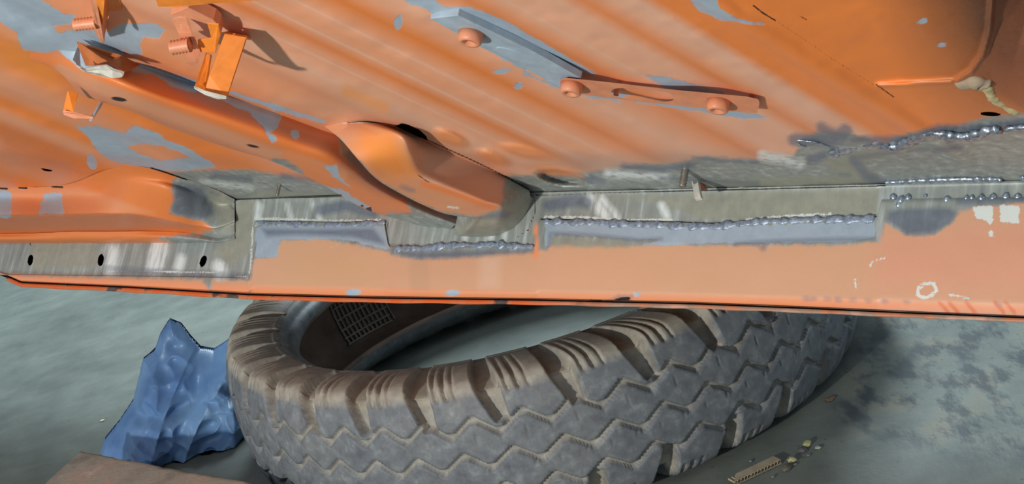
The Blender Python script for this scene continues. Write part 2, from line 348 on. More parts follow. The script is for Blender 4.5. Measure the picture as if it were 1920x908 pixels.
for e in [(660, 549, 12, 6, 0), (850, 550, 14, 5, -8), (1195, 552, 6, 4, 0), (1810, 560, 6, 3, 0)]: B(g, 'sill', 'ell', *e)
B('scorch', 'sill', 'poly', [(1140, 565), (1160, 555), (1185, 555), (1182, 564), (1150, 567)])
B('crack_hole_dark', 'sill', 'poly', [(1146, 563), (1162, 558), (1184, 556), (1180, 563)])
B('crack_hole_dark', 'sill', 'line', [(1106, 562), (1128, 564)], 1.5)
B('scorch', 'sill', 'ell', 1430, 464, 5, 5, 0)
B('crack_hole_dark', 'sill', 'line', [(440, 374), (442, 400), (438, 430), (428, 450)], 1.3)
B('crack_hole_dark', 'sill', 'line', [(1002, 362), (1003, 400), (990, 432), (966, 448)], 1.2)
B('crack_hole_dark', 'sill', 'line', [(55, 452), (58, 462), (52, 470), (44, 480)], 1.0)
B('crack_hole_dark', 'sill', 'line', [(480, 415), (640, 417), (725, 415)], 0.8)
B('crack_hole_dark', 'sill', 'line', [(1010, 411), (1180, 415), (1262, 416), (1330, 419), (1600, 408), (1650, 406)], 1.0)
B('unsteel', 'sill', 'line', [(1005, 420), (1006, 450), (1005, 485)], 3.5)
B('crack_hole_dark', 'sill', 'line', [(740, 400), (728, 412), (725, 452)], 0.7)

# base coat: mixtures of orange / dusty pink / brown, with sheen and shade painted in
def base_pan(X, Y):
    s = X + (360 - Y) * (4288 - X) / (1840 - Y)
    # sheen of the satin paint put into the colour, rib by rib
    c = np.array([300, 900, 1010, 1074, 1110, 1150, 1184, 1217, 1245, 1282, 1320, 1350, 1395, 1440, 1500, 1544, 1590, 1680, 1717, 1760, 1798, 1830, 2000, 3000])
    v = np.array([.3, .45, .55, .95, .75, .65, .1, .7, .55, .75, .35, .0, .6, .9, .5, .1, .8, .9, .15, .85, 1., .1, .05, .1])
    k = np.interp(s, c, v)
    for e in (1074, 1136, 1217, 1282, 1601, 1798):  # crease highlights painted as thin pale lines
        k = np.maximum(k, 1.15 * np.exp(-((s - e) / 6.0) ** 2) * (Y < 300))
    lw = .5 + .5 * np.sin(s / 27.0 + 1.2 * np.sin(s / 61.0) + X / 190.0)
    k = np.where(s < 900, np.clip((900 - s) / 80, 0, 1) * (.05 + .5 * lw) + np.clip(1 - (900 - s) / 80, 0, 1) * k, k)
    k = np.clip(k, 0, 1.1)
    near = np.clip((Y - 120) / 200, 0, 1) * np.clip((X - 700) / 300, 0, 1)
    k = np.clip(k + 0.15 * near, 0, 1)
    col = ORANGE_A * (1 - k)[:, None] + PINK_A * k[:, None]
    def blend(d, soft, target, amt):
        nonlocal col
        m = np.clip(d / soft + 0.5, 0, 1) * amt
        m = m * m * (3 - 2 * m) if amt == 1 else m
        col = col * (1 - m)[:, None] + np.array(target) * m[:, None]
    # shaded corner at the upper right painted brown, browned strip beside the hat
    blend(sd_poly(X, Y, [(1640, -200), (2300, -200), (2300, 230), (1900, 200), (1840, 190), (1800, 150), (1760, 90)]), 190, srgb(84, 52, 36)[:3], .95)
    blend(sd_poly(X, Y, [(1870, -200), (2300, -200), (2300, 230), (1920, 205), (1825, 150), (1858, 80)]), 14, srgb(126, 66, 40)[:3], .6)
    blend(sd_poly(X, Y, [(520, 190), (700, 180), (800, 240), (900, 300), (740, 232), (600, 228)]), 60, srgb(170, 150, 134)[:3], .55)
    blend(sd_poly(X, Y, [(1000, 300), (1300, 285), (1480, 300), (1480, 340), (1000, 350)]), 40, srgb(170, 150, 136)[:3], .6)
    blend(sd_poly(X, Y, [(0, 60), (60, 90), (110, 128), (100, 160), (0, 120)]), 30, srgb(240, 140, 34)[:3], .8)
    blend(sd_poly(X, Y, [(0, 240), (120, 290), (200, 330), (150, 340), (0, 290)]), 40, srgb(206, 96, 20)[:3], .6)
    blend(sd_line(X, Y, [(650, 170), (720, 200)], 10), 14, srgb(240, 150, 60)[:3], .6)
    for e in [(845, 258, 34, 14, 20), (925, 295, 34, 12, 20), (985, 285, 52, 12, 14), (1040, 321, 50, 10, 8)]:
        blend(sd_ell(X, Y, *e), 10, srgb(240, 140, 62)[:3], .7)
    return col
def base_hat(X, Y):
    col = np.tile(np.array(srgb(196, 122, 84)[:3]), (len(X), 1))  # wall kept browner, its shade painted into the base colour
    def blend(d, soft, target, amt):
        nonlocal col
        m = np.clip(d / soft + 0.5, 0, 1) * amt; col = col * (1 - m)[:, None] + np.array(target) * m[:, None]
    blend(sd_line(X, Y, [(60, 105), (150, 135), (215, 150), (330, 192), (440, 235), (520, 262), (620, 305)], 14), 14, srgb(232, 122, 44)[:3], .9)
    blend(sd_line(X, Y, [(112, 131), (190, 165), (300, 210), (400, 246), (500, 286), (580, 308), (640, 330)], 11), 10, srgb(214, 146, 108)[:3], .9)
    blend(sd_line(X, Y, [(540, 300), (620, 335), (700, 380), (760, 398)], 16), 12, srgb(230, 132, 70)[:3], .8)
    return col
def base_out(X, Y):
    col = np.tile(np.array(srgb(214, 146, 108)[:3]), (len(X), 1))
    def blend(d, soft, target, amt):
        nonlocal col
        m = np.clip(d / soft + 0.5, 0, 1) * amt; col = col * (1 - m)[:, None] + np.array(target) * m[:, None]
    blend(sd_poly(X, Y, [(745, 245), (990, 350), (940, 390), (800, 340), (770, 300)]), 12, srgb(204, 160, 136)[:3], .95)
    blend(sd_poly(X, Y, [(680, 246), (735, 246), (770, 300), (782, 325), (745, 335), (700, 322), (665, 275)]), 36, srgb(240, 140, 50)[:3], .95)
    blend(sd_line(X, Y, [(795, 345), (860, 366), (930, 392)], 6), 8, srgb(236, 128, 60)[:3], .9)
    return col
def base_leg(X, Y):
    col = np.tile(np.array(srgb(224, 122, 52)[:3]), (len(X), 1))
    def blend(d, soft, target, amt):
        nonlocal col
        m = np.clip(d / soft + 0.5, 0, 1) * amt; col = col * (1 - m)[:, None] + np.array(target) * m[:, None]
    blend(sd_poly(X, Y, [(-90, 350), (150, 350), (290, 400), (-90, 406)]), 10, srgb(222, 152, 112)[:3], .6)
    blend(sd_poly(X, Y, [(-90, 408), (250, 402), (380, 425), (250, 432), (-90, 436)]), 8, srgb(190, 118, 84)[:3], .8)
    return col
def base_sill(X, Y):
    col = np.tile(np.array(srgb(206, 158, 126)[:3]), (len(X), 1))
    def blend(d, soft, target, amt):
        nonlocal col
        m = np.clip(d / soft + 0.5, 0, 1) * amt; col = col * (1 - m)[:, None] + np.array(target) * m[:, None]
    blend(sd_poly(X, Y, [(540, 462), (700, 480), (700, 540), (540, 540)]), 50, srgb(200, 158, 116)[:3], .6)
    blend(sd_poly(X, Y, [(765, 485), (805, 488), (806, 560), (770, 560)]), 10, srgb(190, 150, 120)[:3], .6)
    blend(sd_poly(X, Y, [(900, 480), (940, 480), (935, 540), (900, 540)]), 20, srgb(216, 180, 158)[:3], .6)
    blend(sd_line(X, Y, [(-60, 528), (250, 536), (470, 550), (1000, 562), (1500, 572), (2000, 590)], 12), 14, srgb(236, 138, 88)[:3], .85)  # lower edge painted brighter, where it turns to the light
    blend(sd_poly(X, Y, [(1640, 430), (2100, 400), (2100, 560), (1640, 540)]), 60, srgb(216, 150, 124)[:3], .7)
    blend(sd_line(X, Y, [(1400, 588), (1700, 586), (1960, 596)], 8), 10, srgb(204, 164, 146)[:3], .8)
    for k, x in enumerate((1762, 1780, 1812, 1866, 1886)):
        blend(sd_line(X, Y, [(x, 568), (x + 16, 586)], 3.5), 3, srgb(214, 98, 40)[:3], .8)
    blend(sd_line(X, Y, [(1005, 425), (1005, 480)], 5), 3, srgb(236, 140, 88)[:3], .9)
    return col
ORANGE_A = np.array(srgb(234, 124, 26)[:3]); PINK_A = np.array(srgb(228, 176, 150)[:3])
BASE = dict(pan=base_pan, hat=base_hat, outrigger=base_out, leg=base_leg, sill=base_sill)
CH = ['shine', 'grey', 'steel', 'olive', 'scorch', 'bright', 'crack_hole_dark', 'hole']
def paint(Pc, surf):
    X, Y = proj(Pc); A = {}
    for c in CH:
        A[c] = np.full(len(X), -60.0)
    for ch, sf, kind, a in PAINT:
        if sf != surf and not (sf == 'all' and ch != 'hole' and surf != 'leg'): continue
        if kind == 'poly': d = sd_poly(X, Y, a[0])
        elif kind == 'line': d = sd_line(X, Y, a[0], a[1])
        else: d = sd_ell(X, Y, *a)
        if ch.startswith('un'): A[ch[2:]] = np.minimum(A[ch[2:]], -d)
        else: A[ch] = np.maximum(A[ch], d)
    b = BASE[surf](X, Y); A['base'] = np.concatenate([b, np.ones((len(b), 1))], 1)
    return A

# ------------------------------------------------------------------ lofts
def cr(P, n):   # Catmull-Rom resample of control rows P (k, ..., 3) to n samples
    P = np.asarray(P, float); k = len(P); t = np.linspace(0, k - 1, n); i = np.clip(t.astype(int), 0, k - 2); f = (t - i)
    f = f.reshape((-1,) + (1,) * (P.ndim - 1))
    g = lambda j: P[np.clip(j, 0, k - 1)]
    a, b, c, d = g(i - 1), g(i), g(i + 1), g(i + 2)
    return 0.5 * (2 * b + (c - a) * f + (2 * a - 5 * b + 4 * c - d) * f ** 2 + (3 * b - a - 3 * c + d) * f ** 3)
def lin(P, n):
    P = np.asarray(P, float); k = len(P); t = np.linspace(0, k - 1, n); i = np.clip(t.astype(int), 0, k - 2); f = (t - i)
    f = f.reshape((-1,) + (1,) * (P.ndim - 1)); return P[i] * (1 - f) + P[i + 1] * f
def loft(name, cols, nr, nc, surf, parent, extra=None, wob=0.0, thick=0.0):
    """cols: list of columns, each a list of camera-space points"""
    G = np.array(cols, float)                 # (ncol, nrow, 3)
    G = cr(G, nc); G = cr(G.transpose(1, 0, 2), nr)   # (nr, nc, 3)
    V = G.reshape(-1, 3)
    if wob: V = V + NP * (vnoise(V, 30)[:, None]) * wob
    A = paint(V, surf)
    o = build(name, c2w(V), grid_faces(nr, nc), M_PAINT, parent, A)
    if thick:
        m = o.modifiers.new('sheet', 'SOLIDIFY'); m.thickness = thick; m.offset = 0
    return o
def P(x, y, h): return pan([x], [y], h)[0]
def S(x, y, q=0.0): return sill([x], [y], q)[0]

body = thing('car_underbody', 'orange car underbody with grey primer patches and a freshly welded sill, tipped on its side', 'car body', tuple(c2w(P0)))

# ---- floor pan with pressed ribs
def rib_h(s):
    h = np.zeros_like(s)
    for c0 in (160, 330, 500, 700, 850, 1010, 1184, 1350, 1544, 1717, 1880):
        up = 1 / (1 + np.exp(-(s - c0) / 6.0)); dn = 1 / (1 + np.exp((s - c0 - 92) / 15.0))
        h += 0.0058 * up * dn
    return h
nx, ny = 940, 230
gx, gy = np.meshgrid(np.linspace(-420, 2520, nx), np.linspace(0, 1, ny))
sx = [-170, 0, 110, 150, 250, 290, 350, 440, 1005, 1660, 2100]; sy = [351, 351, 351, 349, 318, 318, 335, 375, 365, 347, 339]
# lower edge follows the seam on the sill; the left part ends on the jacking bracket
seam_y = np.interp(gx[0], sx, sy)
Pc0 = P0 + 0
def seamline(x):   # image row of the true crease pan/sill
    t = np.linspace(-1.6, 1.5, 600); Q = P0 + np.outer(t, SD); X, Y = proj(Q); o = np.argsort(X); return np.interp(x, X[o], Y[o])
seam_true = seamline(gx[0])
lowy = np.minimum(seam_true, seamline(gx[0]))
lowy = np.where(gx[0] < 440, seam_true, seam_true)
py = -420 + (lowy - -420) * gy
s_ = gx + (360 - py) * (4288 - gx) / (1840 - py)
fade = np.clip((318 - py) / 34, 0, 1) * np.clip((1960 - s_) / 60 + 0, 0, 1)
fade = fade * fade * (3 - 2 * fade)
h = rib_h(s_) * fade
# upper right: the wheel-arch side rolls away, with a raised seam
def bumpline(pts, wd, amp): return amp * np.exp(-np.clip(wd - sd_line(gx, py, pts, wd), 0, None) ** 2 / (wd * wd))
h += bumpline([(1866, -160), (1860, 0), (1855, 60), (1842, 105), (1820, 135), (1795, 150)], 5, 0.004)
h += bumpline([(1645, 160), (1700, 157), (1785, 152)], 3.5, 0.003)
dd = sd_poly(gx, py, [(1600, -400), (2500, -400), (2500, 190), (1880, 190), (1800, 140), (1700, 30)])
h -= 0.060 * np.clip(dd / 300, 0, 1) ** 1.7
h += 0.0010 * np.clip(1 - np.abs(sd_ell(gx, py, 1060, 334, 54, 15, 8)) / 4, 0, 1)
h -= 0.007 * np.clip(sd_ell(gx, py, 1052, 333, 52, 14, 10) / 5, 0, 1)
for (ex, ey, ea, eb, er) in [(845, 258, 40, 13, 22), (925, 294, 40, 11, 20), (985, 284, 56, 12, 14)]:
    h += 0.0022 * np.clip(sd_ell(gx, py, ex, ey, ea, eb, er) / 6, 0, 1)
h += 0.0009 * np.array([mnoise.fractal(Vector((a * .008, b * .016, 0)), 1, 2, 3) for a, b in zip(gx.ravel(), py.ravel())]).reshape(gx.shape)
V = pan(gx, py, h).reshape(-1, 3)
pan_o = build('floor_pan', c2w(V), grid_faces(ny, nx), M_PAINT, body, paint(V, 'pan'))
# dark backing sheet added behind the pan so that holes look into darkness
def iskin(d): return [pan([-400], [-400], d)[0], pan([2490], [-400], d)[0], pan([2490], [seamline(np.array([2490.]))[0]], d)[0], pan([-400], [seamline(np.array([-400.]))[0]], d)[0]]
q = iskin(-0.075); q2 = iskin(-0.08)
build('dark_backing_sheet', c2w(np.array(q + q2)), [(0, 1, 2, 3), (7, 6, 5, 4), (0, 4, 5, 1), (1, 5, 6, 2), (2, 6, 7, 3), (3, 7, 4, 0)], M_DARKIN, body, smooth=False)

# ---- sill: wall, rolled edge, hem flange and outer skin
xs = np.linspace(-400, 2520, 900)
seam = seamline(xs)
step = np.interp(xs, [-200, 469, 471, 724, 727, 1004, 1006, 1648, 1652, 2200], [0, 0, 1, 1, 2, 2, 1, 1, 3, 3])
top2 = np.interp(xs, [-200, 465, 476, 720, 728, 1003, 1012, 1330, 1645, 1652, 2700], [512, 520, 414, 416, 461, 462, 411, 418, 406, 374, 358])   # lower plate's upper edge
bot = np.interp(xs, [-200, 0, 40, 240, 470, 700, 1000, 1300, 1500, 1700, 1920, 2700], [505, 513, 531, 540, 554, 560, 564, 571, 579, 588, 597, 632])
rows = []
fr = np.linspace(0, 1, 18)
for k, f in enumerate(fr):                      # upper strip
    y = seam + (top2 - seam) * f; rows.append(sill(xs, y, 0.0025 * np.exp(-f * 9) + 0 * xs))
rows.append(sill(xs, top2 + 1.5, 0.0022))      # plate edge
for k, f in enumerate(np.linspace(0.04, 1, 44)):
    y = top2 + (bot - 3 - top2) * f
    bul = 0.0022 + 0.0012 * math.sin(f * 3.1) - 0.010 * max(0, f - 0.88) ** 1.3 / 0.12 ** 1.3 * 0.5
    rows.append(sill(xs, y, bul))
V = np.array(rows).reshape(-1, 3)
V = V + NS * (0.0006 * np.array([mnoise.fractal(Vector(p * 22), 1, 2, 3) for p in V]))[:, None]
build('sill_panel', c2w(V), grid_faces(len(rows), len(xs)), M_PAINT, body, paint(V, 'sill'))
# hem flange: two sheets with a dark gap
def strip(name, specs, mat, surf=None, n=500, parent=body):
    x = np.linspace(-400 if name != 'hem_flange' else 12, 2520, n)
    b = np.interp(x, [-200, 0, 40, 240, 470, 700, 1000, 1300, 1500, 1700, 1920, 2700], [505, 513, 531, 540, 554, 560, 564, 571, 579, 588, 597, 632])
    rr = [sill(x, b + dy + 0.6 * np.sin(x * .05 + dy) * (dy > 2), qq) for dy, qq in specs]
    V = np.array(rr).reshape(-1, 3)
    A = paint(V, surf) if surf else None
    return build(name, c2w(V), grid_faces(len(rr), n), mat, parent, A)
M_HEM = None
def hem_mat():
    m, nt, b = newmat('hem_orange_with_dark_spots')
    n = noise_node(nt, 26, 3, 0.5); n2 = noise_node(nt, 300, 3, 0.6)
    r = ramp(nt, n.outputs[0], [(0.44, srgb(206, 96, 40)), (0.56, srgb(196, 112, 72)), (0.60, srgb(74, 60, 58)), (0.8, srgb(120, 110, 104))])
    tc = N(nt, 'ShaderNodeTexCoord'); sx_ = N(nt, 'ShaderNodeSeparateXYZ'); nt.links.new(tc.outputs['Object'], sx_.inputs[0])
    f = mth(nt, 'MULTIPLY', mth(nt, 'ADD', sx_.outputs[0], 0.02), 12, True)
    r2 = ramp(nt, n.outputs[0], [(0.40, srgb(196, 150, 128)), (0.5, srgb(150, 126, 110)), (0.62, srgb(190, 120, 84)), (0.8, srgb(110, 96, 90))])
    nt.links.new(mixc(nt, f, r.outputs[0], r2.outputs[0]), b.inputs['Base Color']); b.inputs['Roughness'].default_value = 0.5
    bump(nt, b, n2.outputs[0], 0.3, 0.0008); return m
strip('hem_gap', [(-4, -0.0005), (-2, -0.006), (1.5, -0.007), (3, -0.004)], M_DARKIN)
strip('hem_flange', [(0, -0.006), (0.5, -0.0005), (6, 0.0), (8, -0.001), (8, -0.004), (1, -0.006)], hem_mat())
iw = [sill(xs, seam - 2, -0.016), sill(xs, seam + 40, -0.016), sill(xs, np.interp(xs, [-200, 500, 2200], [505, 545, 560]), -0.016)]
build('dark_backing_panel', c2w(np.array(iw).reshape(-1, 3)), grid_faces(3, len(xs)), M_DARKIN, body)  # dark panel added behind the sill so its holes read dark
# outer skin going up behind
bt = np.interp(xs, [-200, 0, 40, 240, 470, 700, 1000, 1300, 1500, 1700, 1920, 2700], [505, 513, 531, 540, 554, 560, 564, 571, 579, 588, 597, 632])
b0 = sill(xs, bt, -0.007)
rr = [b0, b0 - NS * 0.03 - NP * 0.016, b0 - NS * 0.07 - NP * 0.05, b0 - NS * 0.09 - NP * 0.14, b0 - NS * 0.10 - NP * 0.30]
V = np.array(rr).reshape(-1, 3); build('outer_skin', c2w(V), grid_faces(5, len(xs)), M_ORANGE, body)

# ---- hat section
K = [(40, 40), (90, 62), (150, 84), (215, 100), (280, 122), (350, 145), (440, 172), (520, 198), (604, 229), (668, 252), (708, 290), (745, 326), (790, 356), (840, 384), (890, 404)]
T = [(60, 112), (100, 121), (145, 138), (190, 152), (250, 176), (330, 206), (400, 232), (470, 258), (540, 283), (600, 303), (645, 325), (685, 350), (735, 378), (790, 402), (850, 425)]
E_ = [(104, 128), (122, 145), (150, 176), (189, 190), (246, 208), (309, 236), (380, 261), (440, 281), (503, 300), (560, 324), (612, 350), (652, 374), (695, 396), (770, 418), (840, 440)]
HK = [.0, .0, .0, .0, .0, .0, .0, 0, 0, 0, 0, 0, 0.002, .006, .014]
HE = [.002, .008, .018, .028, .034, .034, .034, .034, .034, .034, .033, .032, .031, .032, .036]
cols = []
for k, t, e, hk, he in zip(K, T, E_, HK, HE):
    k_, t_, e_ = np.array(k), np.array(t), np.array(e)
    a = P(*k_, hk); a1 = P(*(k_ + (t_ - k_) * .12), hk + (he - hk) * .06); m1 = P(*(k_ + (t_ - k_) * .35), hk + (he - hk) * .36); m2 = P(*(k_ + (t_ - k_) * .75), hk + (he - hk) * .86)
    tt = P(*t_, he); e1 = P(*(t_ + (e_ - t_) * .55), he + .0005); ee = P(*e_, he)
    b1 = ee - NP * 0.004 - SD * 0.0015; b2 = ee - NP * he * 0.6 - SD * 0.002
    cols.append([a, a1, m1, m2, tt, e1, ee, b1, b2])
loft('crossmember', cols, 60, 260, 'hat', body)
# torn slot in the hat's edge is only painted on, dark hollow included
# ---- outrigger
Lp = [(604, 233, .003), (640, 262, .020), (672, 300, .037), (705, 335, .041), (745, 360, .042), (790, 383, .043), (835, 401, .044), (885, 410, .043)]
Cp = [(682, 229, .003), (748, 252, .020), (768, 288, .030), (786, 326, .034), (826, 346, .036), (870, 363, .037), (908, 378, .038), (940, 389, .037)]
Rp = [(741, 235, .001), (775, 252, .0), (810, 268, 0), (850, 287, 0), (890, 306, 0), (930, 325, 0), (965, 342, .001), (990, 356, .004)]
cols = []
for l, c, r in zip(Lp, Cp, Rp):
    l, c, r = map(np.array, (l, c, r))
    L3 = P(*l)
    cols.append([L3 - NP * l[2] * 0.9 - SD * 0.4 * l[2], L3 - NP * l[2] * .35 - SD * .08 * l[2], L3, P(*(l * .66 + c * .34)), P(*(l * .3 + c * .7)), P(*c), P(*(c * .7 + r * .3)), P(*(c * .3 + r * .7)), P(*r)])
# close down on to the sill
fin = [(845, 436), (870, 441), (905, 444), (940, 442), (975, 430), (996, 405)]
c_last = cols[-1]
tail = []
xs9 = [850, 858, 866, 885, 910, 935, 965, 986, 1000]; ys9 = [440, 442, 443, 444, 444, 440, 425, 400, 372]
mid = [0.5 * np.array(a) + 0.5 * S(x, y, .003) + NP * .002 for a, x, y in zip(c_last, xs9, ys9)]
cols.append(mid); cols.append([S(x, y, .001) for x, y in zip(xs9, ys9)])
loft('outrigger', cols, 90, 150, 'outrigger', body)

# ---- left jacking bracket
def W(x): return seamline(np.array([x]))[0]
cols = []
spec = [  # x top,ytop | mid | ridge | lip1 | lip2 | end on sill
    (-130, 346, 375, 408, 437, 452), (-60, 349, 376, 407, 437, 451), (20, 351, 377, 406, 436, 450), (90, 350, 377, 405, 434, 450), (140, 342, 372, 404, 432, 449),
    (190, 322, 366, 403, 432, 449), (240, 311, 350, 402, 431, 448), (290, 317, 352, 408, 432, 447), (330, 330, 360, 416, 433, 448), (370, 343, 372, 424, 437, 450), (405, 356, 385, 428, 443, 453), (440, 374, 395, 418, 435, 448)]
for i, (x, y0, y1, y2, y3, y4) in enumerate(spec):
    e = min(1, max(0, (440 - x) / 90))
    r = 0.034 * e + 0.0
    xs6 = (x, x, x, x, x, x)
    hs = 0.0
    a = P(x, y0, .0005 if i < 11 else .002)
    wS = lambda y: (S(x, y, .002) - P0) @ NP
    hr = max(r, wS(y2)) if e > 0 else wS(y2)
    h2 = wS(y2) * (1 - e) + e * (0.040); h1 = wS(y1) * (1 - e) + e * 0.016; h3 = wS(y3) * (1 - e) + e * 0.043; h4 = wS(y4) * (1 - e) + e * 0.052
    cols.append([a, P(x, (y0 + y1) / 2, (h1) * .42), P(x, y1, h1), P(x, y2 - 4, h2 * .97), P(x, y2, h2), P(x, y3, h3), P(x, y3 + 3, h3 * .8 + h4 * .2), P(x, y4, h4), P(x, y4, h4) - NP * .002 - NS * .03 * e])
loft('jacking_bracket', cols, 70, 220, 'leg', body, wob=0.0006)

# ---- weld beads
def bead(name, pts, r, surf, q=0.001, parent=body, seed=1, irregular=.35, label=None):
    rg = random.Random(seed)
    pts = cr(np.array(pts, float), max(8, len(pts) * 8))
    f = sill if surf == 'sill' else (lambda x, y, hh: pan(x, y, hh))
    Pc = f(pts[:, 0], pts[:, 1], q)
    seg = np.linalg.norm(np.diff(Pc, axis=0), axis=1); L = np.concatenate([[0], np.cumsum(seg)])
    n = max(6, int(L[-1] / 0.0011)); t = np.linspace(0, L[-1], n)
    C = np.stack([np.interp(t, L, Pc[:, k]) for k in range(3)], 1)
    T_ = np.gradient(C, axis=0); T_ /= np.linalg.norm(T_, axis=1)[:, None]
    nn = NS if surf == 'sill' else NP
    Vv = []; ns = 12
    ph = 0
    for i in range(n):
        ph += rg.uniform(.25, .5) * .0011 / .0011
        rad = r * (1 + (irregular * abs(math.sin(ph)) if irregular < .6 else .25) + irregular * mnoise.noise(Vector(C[i] * 160)) * 1.4)
        if name == 'weld_spatter': rad = r * (.9 + .5 * mnoise.noise(Vector(C[i] * 300))) * max(.15, math.sin(math.pi * i / (n - 1))) ** .5
        if i in (0, n - 1): rad *= .2
        b = np.cross(T_[i], nn); b /= np.linalg.norm(b)
        off = r * .5 * mnoise.noise(Vector(C[i] * 60) + Vector((5, 0, 0)))
        for k in range(ns):
            a = 2 * math.pi * k / ns; rk = rad * (1 + .3 * mnoise.noise(Vector((C[i][0] * 400, k * 1.3, C[i][1] * 400))))
            Vv.append(C[i] + b * (math.cos(a) * rk * 1.15 + off) + nn * math.sin(a) * rk * (.75 if irregular < .6 else .42))
    return build(name, c2w(np.array(Vv)), grid_faces(n, ns, wrap=True), M_WELD, parent, label=label)
bead('weld_bead', [(1560, 290), (1580, 281), (1600, 273), (1640, 268), (1660, 275), (1680, 276), (1710, 262), (1735, 250), (1765, 252), (1790, 256), (1820, 256), (1850, 248), (1875, 243)], .0033, 'pan', .003, seed=1)
bead('weld_bead', [(1885, 244), (1905, 241), (1930, 238), (1960, 236)], .0026, 'pan', .003, seed=2)
bead('weld_bead', [(1494, 266), (1500, 264), (1530, 268), (1562, 277)], .0010, 'pan', .0008, seed=3)
bead('weld_bead', [(1494, 266), (1500, 272), (1512, 275)], .0009, 'pan', .0008, seed=3)
bead('weld_bead', [(1660, 343), (1700, 341), (1750, 339), (1800, 337), (1850, 337), (1880, 338)], .0022, 'pan', .001, seed=4)
bead('weld_bead', [(482, 419), (560, 421), (640, 422), (722, 418)], .0019, 'sill', .002, seed=5, irregular=.8).data.materials[0] = M_WELD2
bead('weld_bead', [(740, 467), (800, 466), (860, 460), (930, 460), (1000, 463)], .0022, 'sill', .002, seed=6, irregular=.8).data.materials[0] = M_WELD2
bead('weld_bead', [(1020, 415), (1100, 418), (1180, 421), (1260, 424), (1330, 426), (1400, 418), (1500, 413), (1640, 411)], .0022, 'sill', .002, seed=7, irregular=.8).data.materials[0] = M_WELD2
for i, (x, y, r) in enumerate([(1675, 368, .004), (1690, 374, .005), (1702, 370, .004), (1686, 382, .004), (1735, 366, .0022), (1719, 381, .0022), (1776, 373, .0045), (1812, 370, .003), (1822, 369, .003), (1840, 369, .004), (1862, 367, .004), (1886, 367, .004), (1908, 367, .004), (1918, 333, .005), (1716, 407, .0015)]):
    bead('weld_spatter', [(x - r * 1700, y), (x, y + 1), (x + r * 1700, y)], r * .7, 'sill' if y > 350 else 'pan', .001, seed=20 + i)

# ---- small fittings: tubes, plates
def frame_of(d):
    d = d / np.linalg.norm(d); u = np.cross(d, [0.3, 0.5, 0.8]); u /= np.linalg.norm(u); return d, u, np.cross(d, u)
def lathe_c(name, a, d, prof, mat, parent, n=24, label=None, smooth=True):
    """prof: list of (distance along d, radius)"""
    d, u, v = frame_of(d); Vv = []
    for (t, r) in prof:
        for k in range(n):
            an = 2 * math.pi * k / n; Vv.append(a + d * t + (u * math.cos(an) + v * math.sin(an)) * r)
    return build(name, c2w(np.array(Vv)), grid_faces(len(prof), n, wrap=True), mat, parent, smooth=smooth, label=label)
def threaded(name, a, d, L, r, mat, parent, label=None):
    prof = [(0, 0.0), (0, r)]; k = max(4, int(L / .0024))
    for i in range(k):
        t = L * (i + .5) / k; prof += [(t - L / k * .45, r * .76), (t, r)]
    prof += [(L, r * .8), (L, 0.0)]
    return lathe_c(name, a, d, prof, mat, parent, label=label)
def plate(name, pts, thick, mat, parent, direction=None, bev=0.0006, label=None):
    """pts: camera-space outline of one face; extruded by thick"""
    pts = np.array(pts); n = len(pts)
    if direction is None:
        direction = np.cross(pts[1] - pts[0], pts[2] - pts[0]); direction /= np.linalg.norm(direction)
    Vv = np.concatenate([pts, pts + direction * thick])
    Fc = [tuple(range(n)), tuple(range(2 * n - 1, n - 1, -1))] + [(i, i + n, (i + 1) % n + n, (i + 1) % n) for i in range(n)]
    o = build(name, c2w(Vv), Fc, mat, parent, smooth=False, label=label)
    if bev:
        m = o.modifiers.new('edge', 'BEVEL'); m.width = bev; m.segments = 2; m.limit_method = 'ANGLE'
    return o
threaded('stud', P(1285, 317, 0), NP, .0165, .0036, M_BOLT, body, 'bare steel stud standing out of the pan')
threaded('stud', P(524, 347, 0), NP, .0125, .0022, M_BOLT, body, 'thin steel stud standing out of the pan')
plate('broken_tab', [P(1296, 339, .004), P(1308, 338, .004), P(1314, 370, .022), P(1302, 373, .022)], .004, M_PALE, body, label='pale snapped tab on the seam')
plate('sealer_flake', [P(1310, 340, .001), P(1322, 346, .001), P(1328, 355, .004), P(1314, 356, .006)], .002, simple('rust', srgb(110, 60, 40), .8), body)
bead('seam_sealer', [(1382, 358), (1394, 355), (1406, 357)], .0028, 'pan', .001, seed=50).data.materials[0] = M_SEALER
o = bead('seam_sealer', [(1802, 160), (1815, 155), (1835, 153), (1848, 158)], .0045, 'pan', .000, seed=51); o.data.materials[0] = simple('grey_sealer', srgb(168, 150, 128), .7)
o = bead('seam_sealer', [(1846, 160), (1860, 180), (1880, 196), (1906, 211)], .0026, 'pan', -.001, seed=52); o.data.materials[0] = M_SEALER

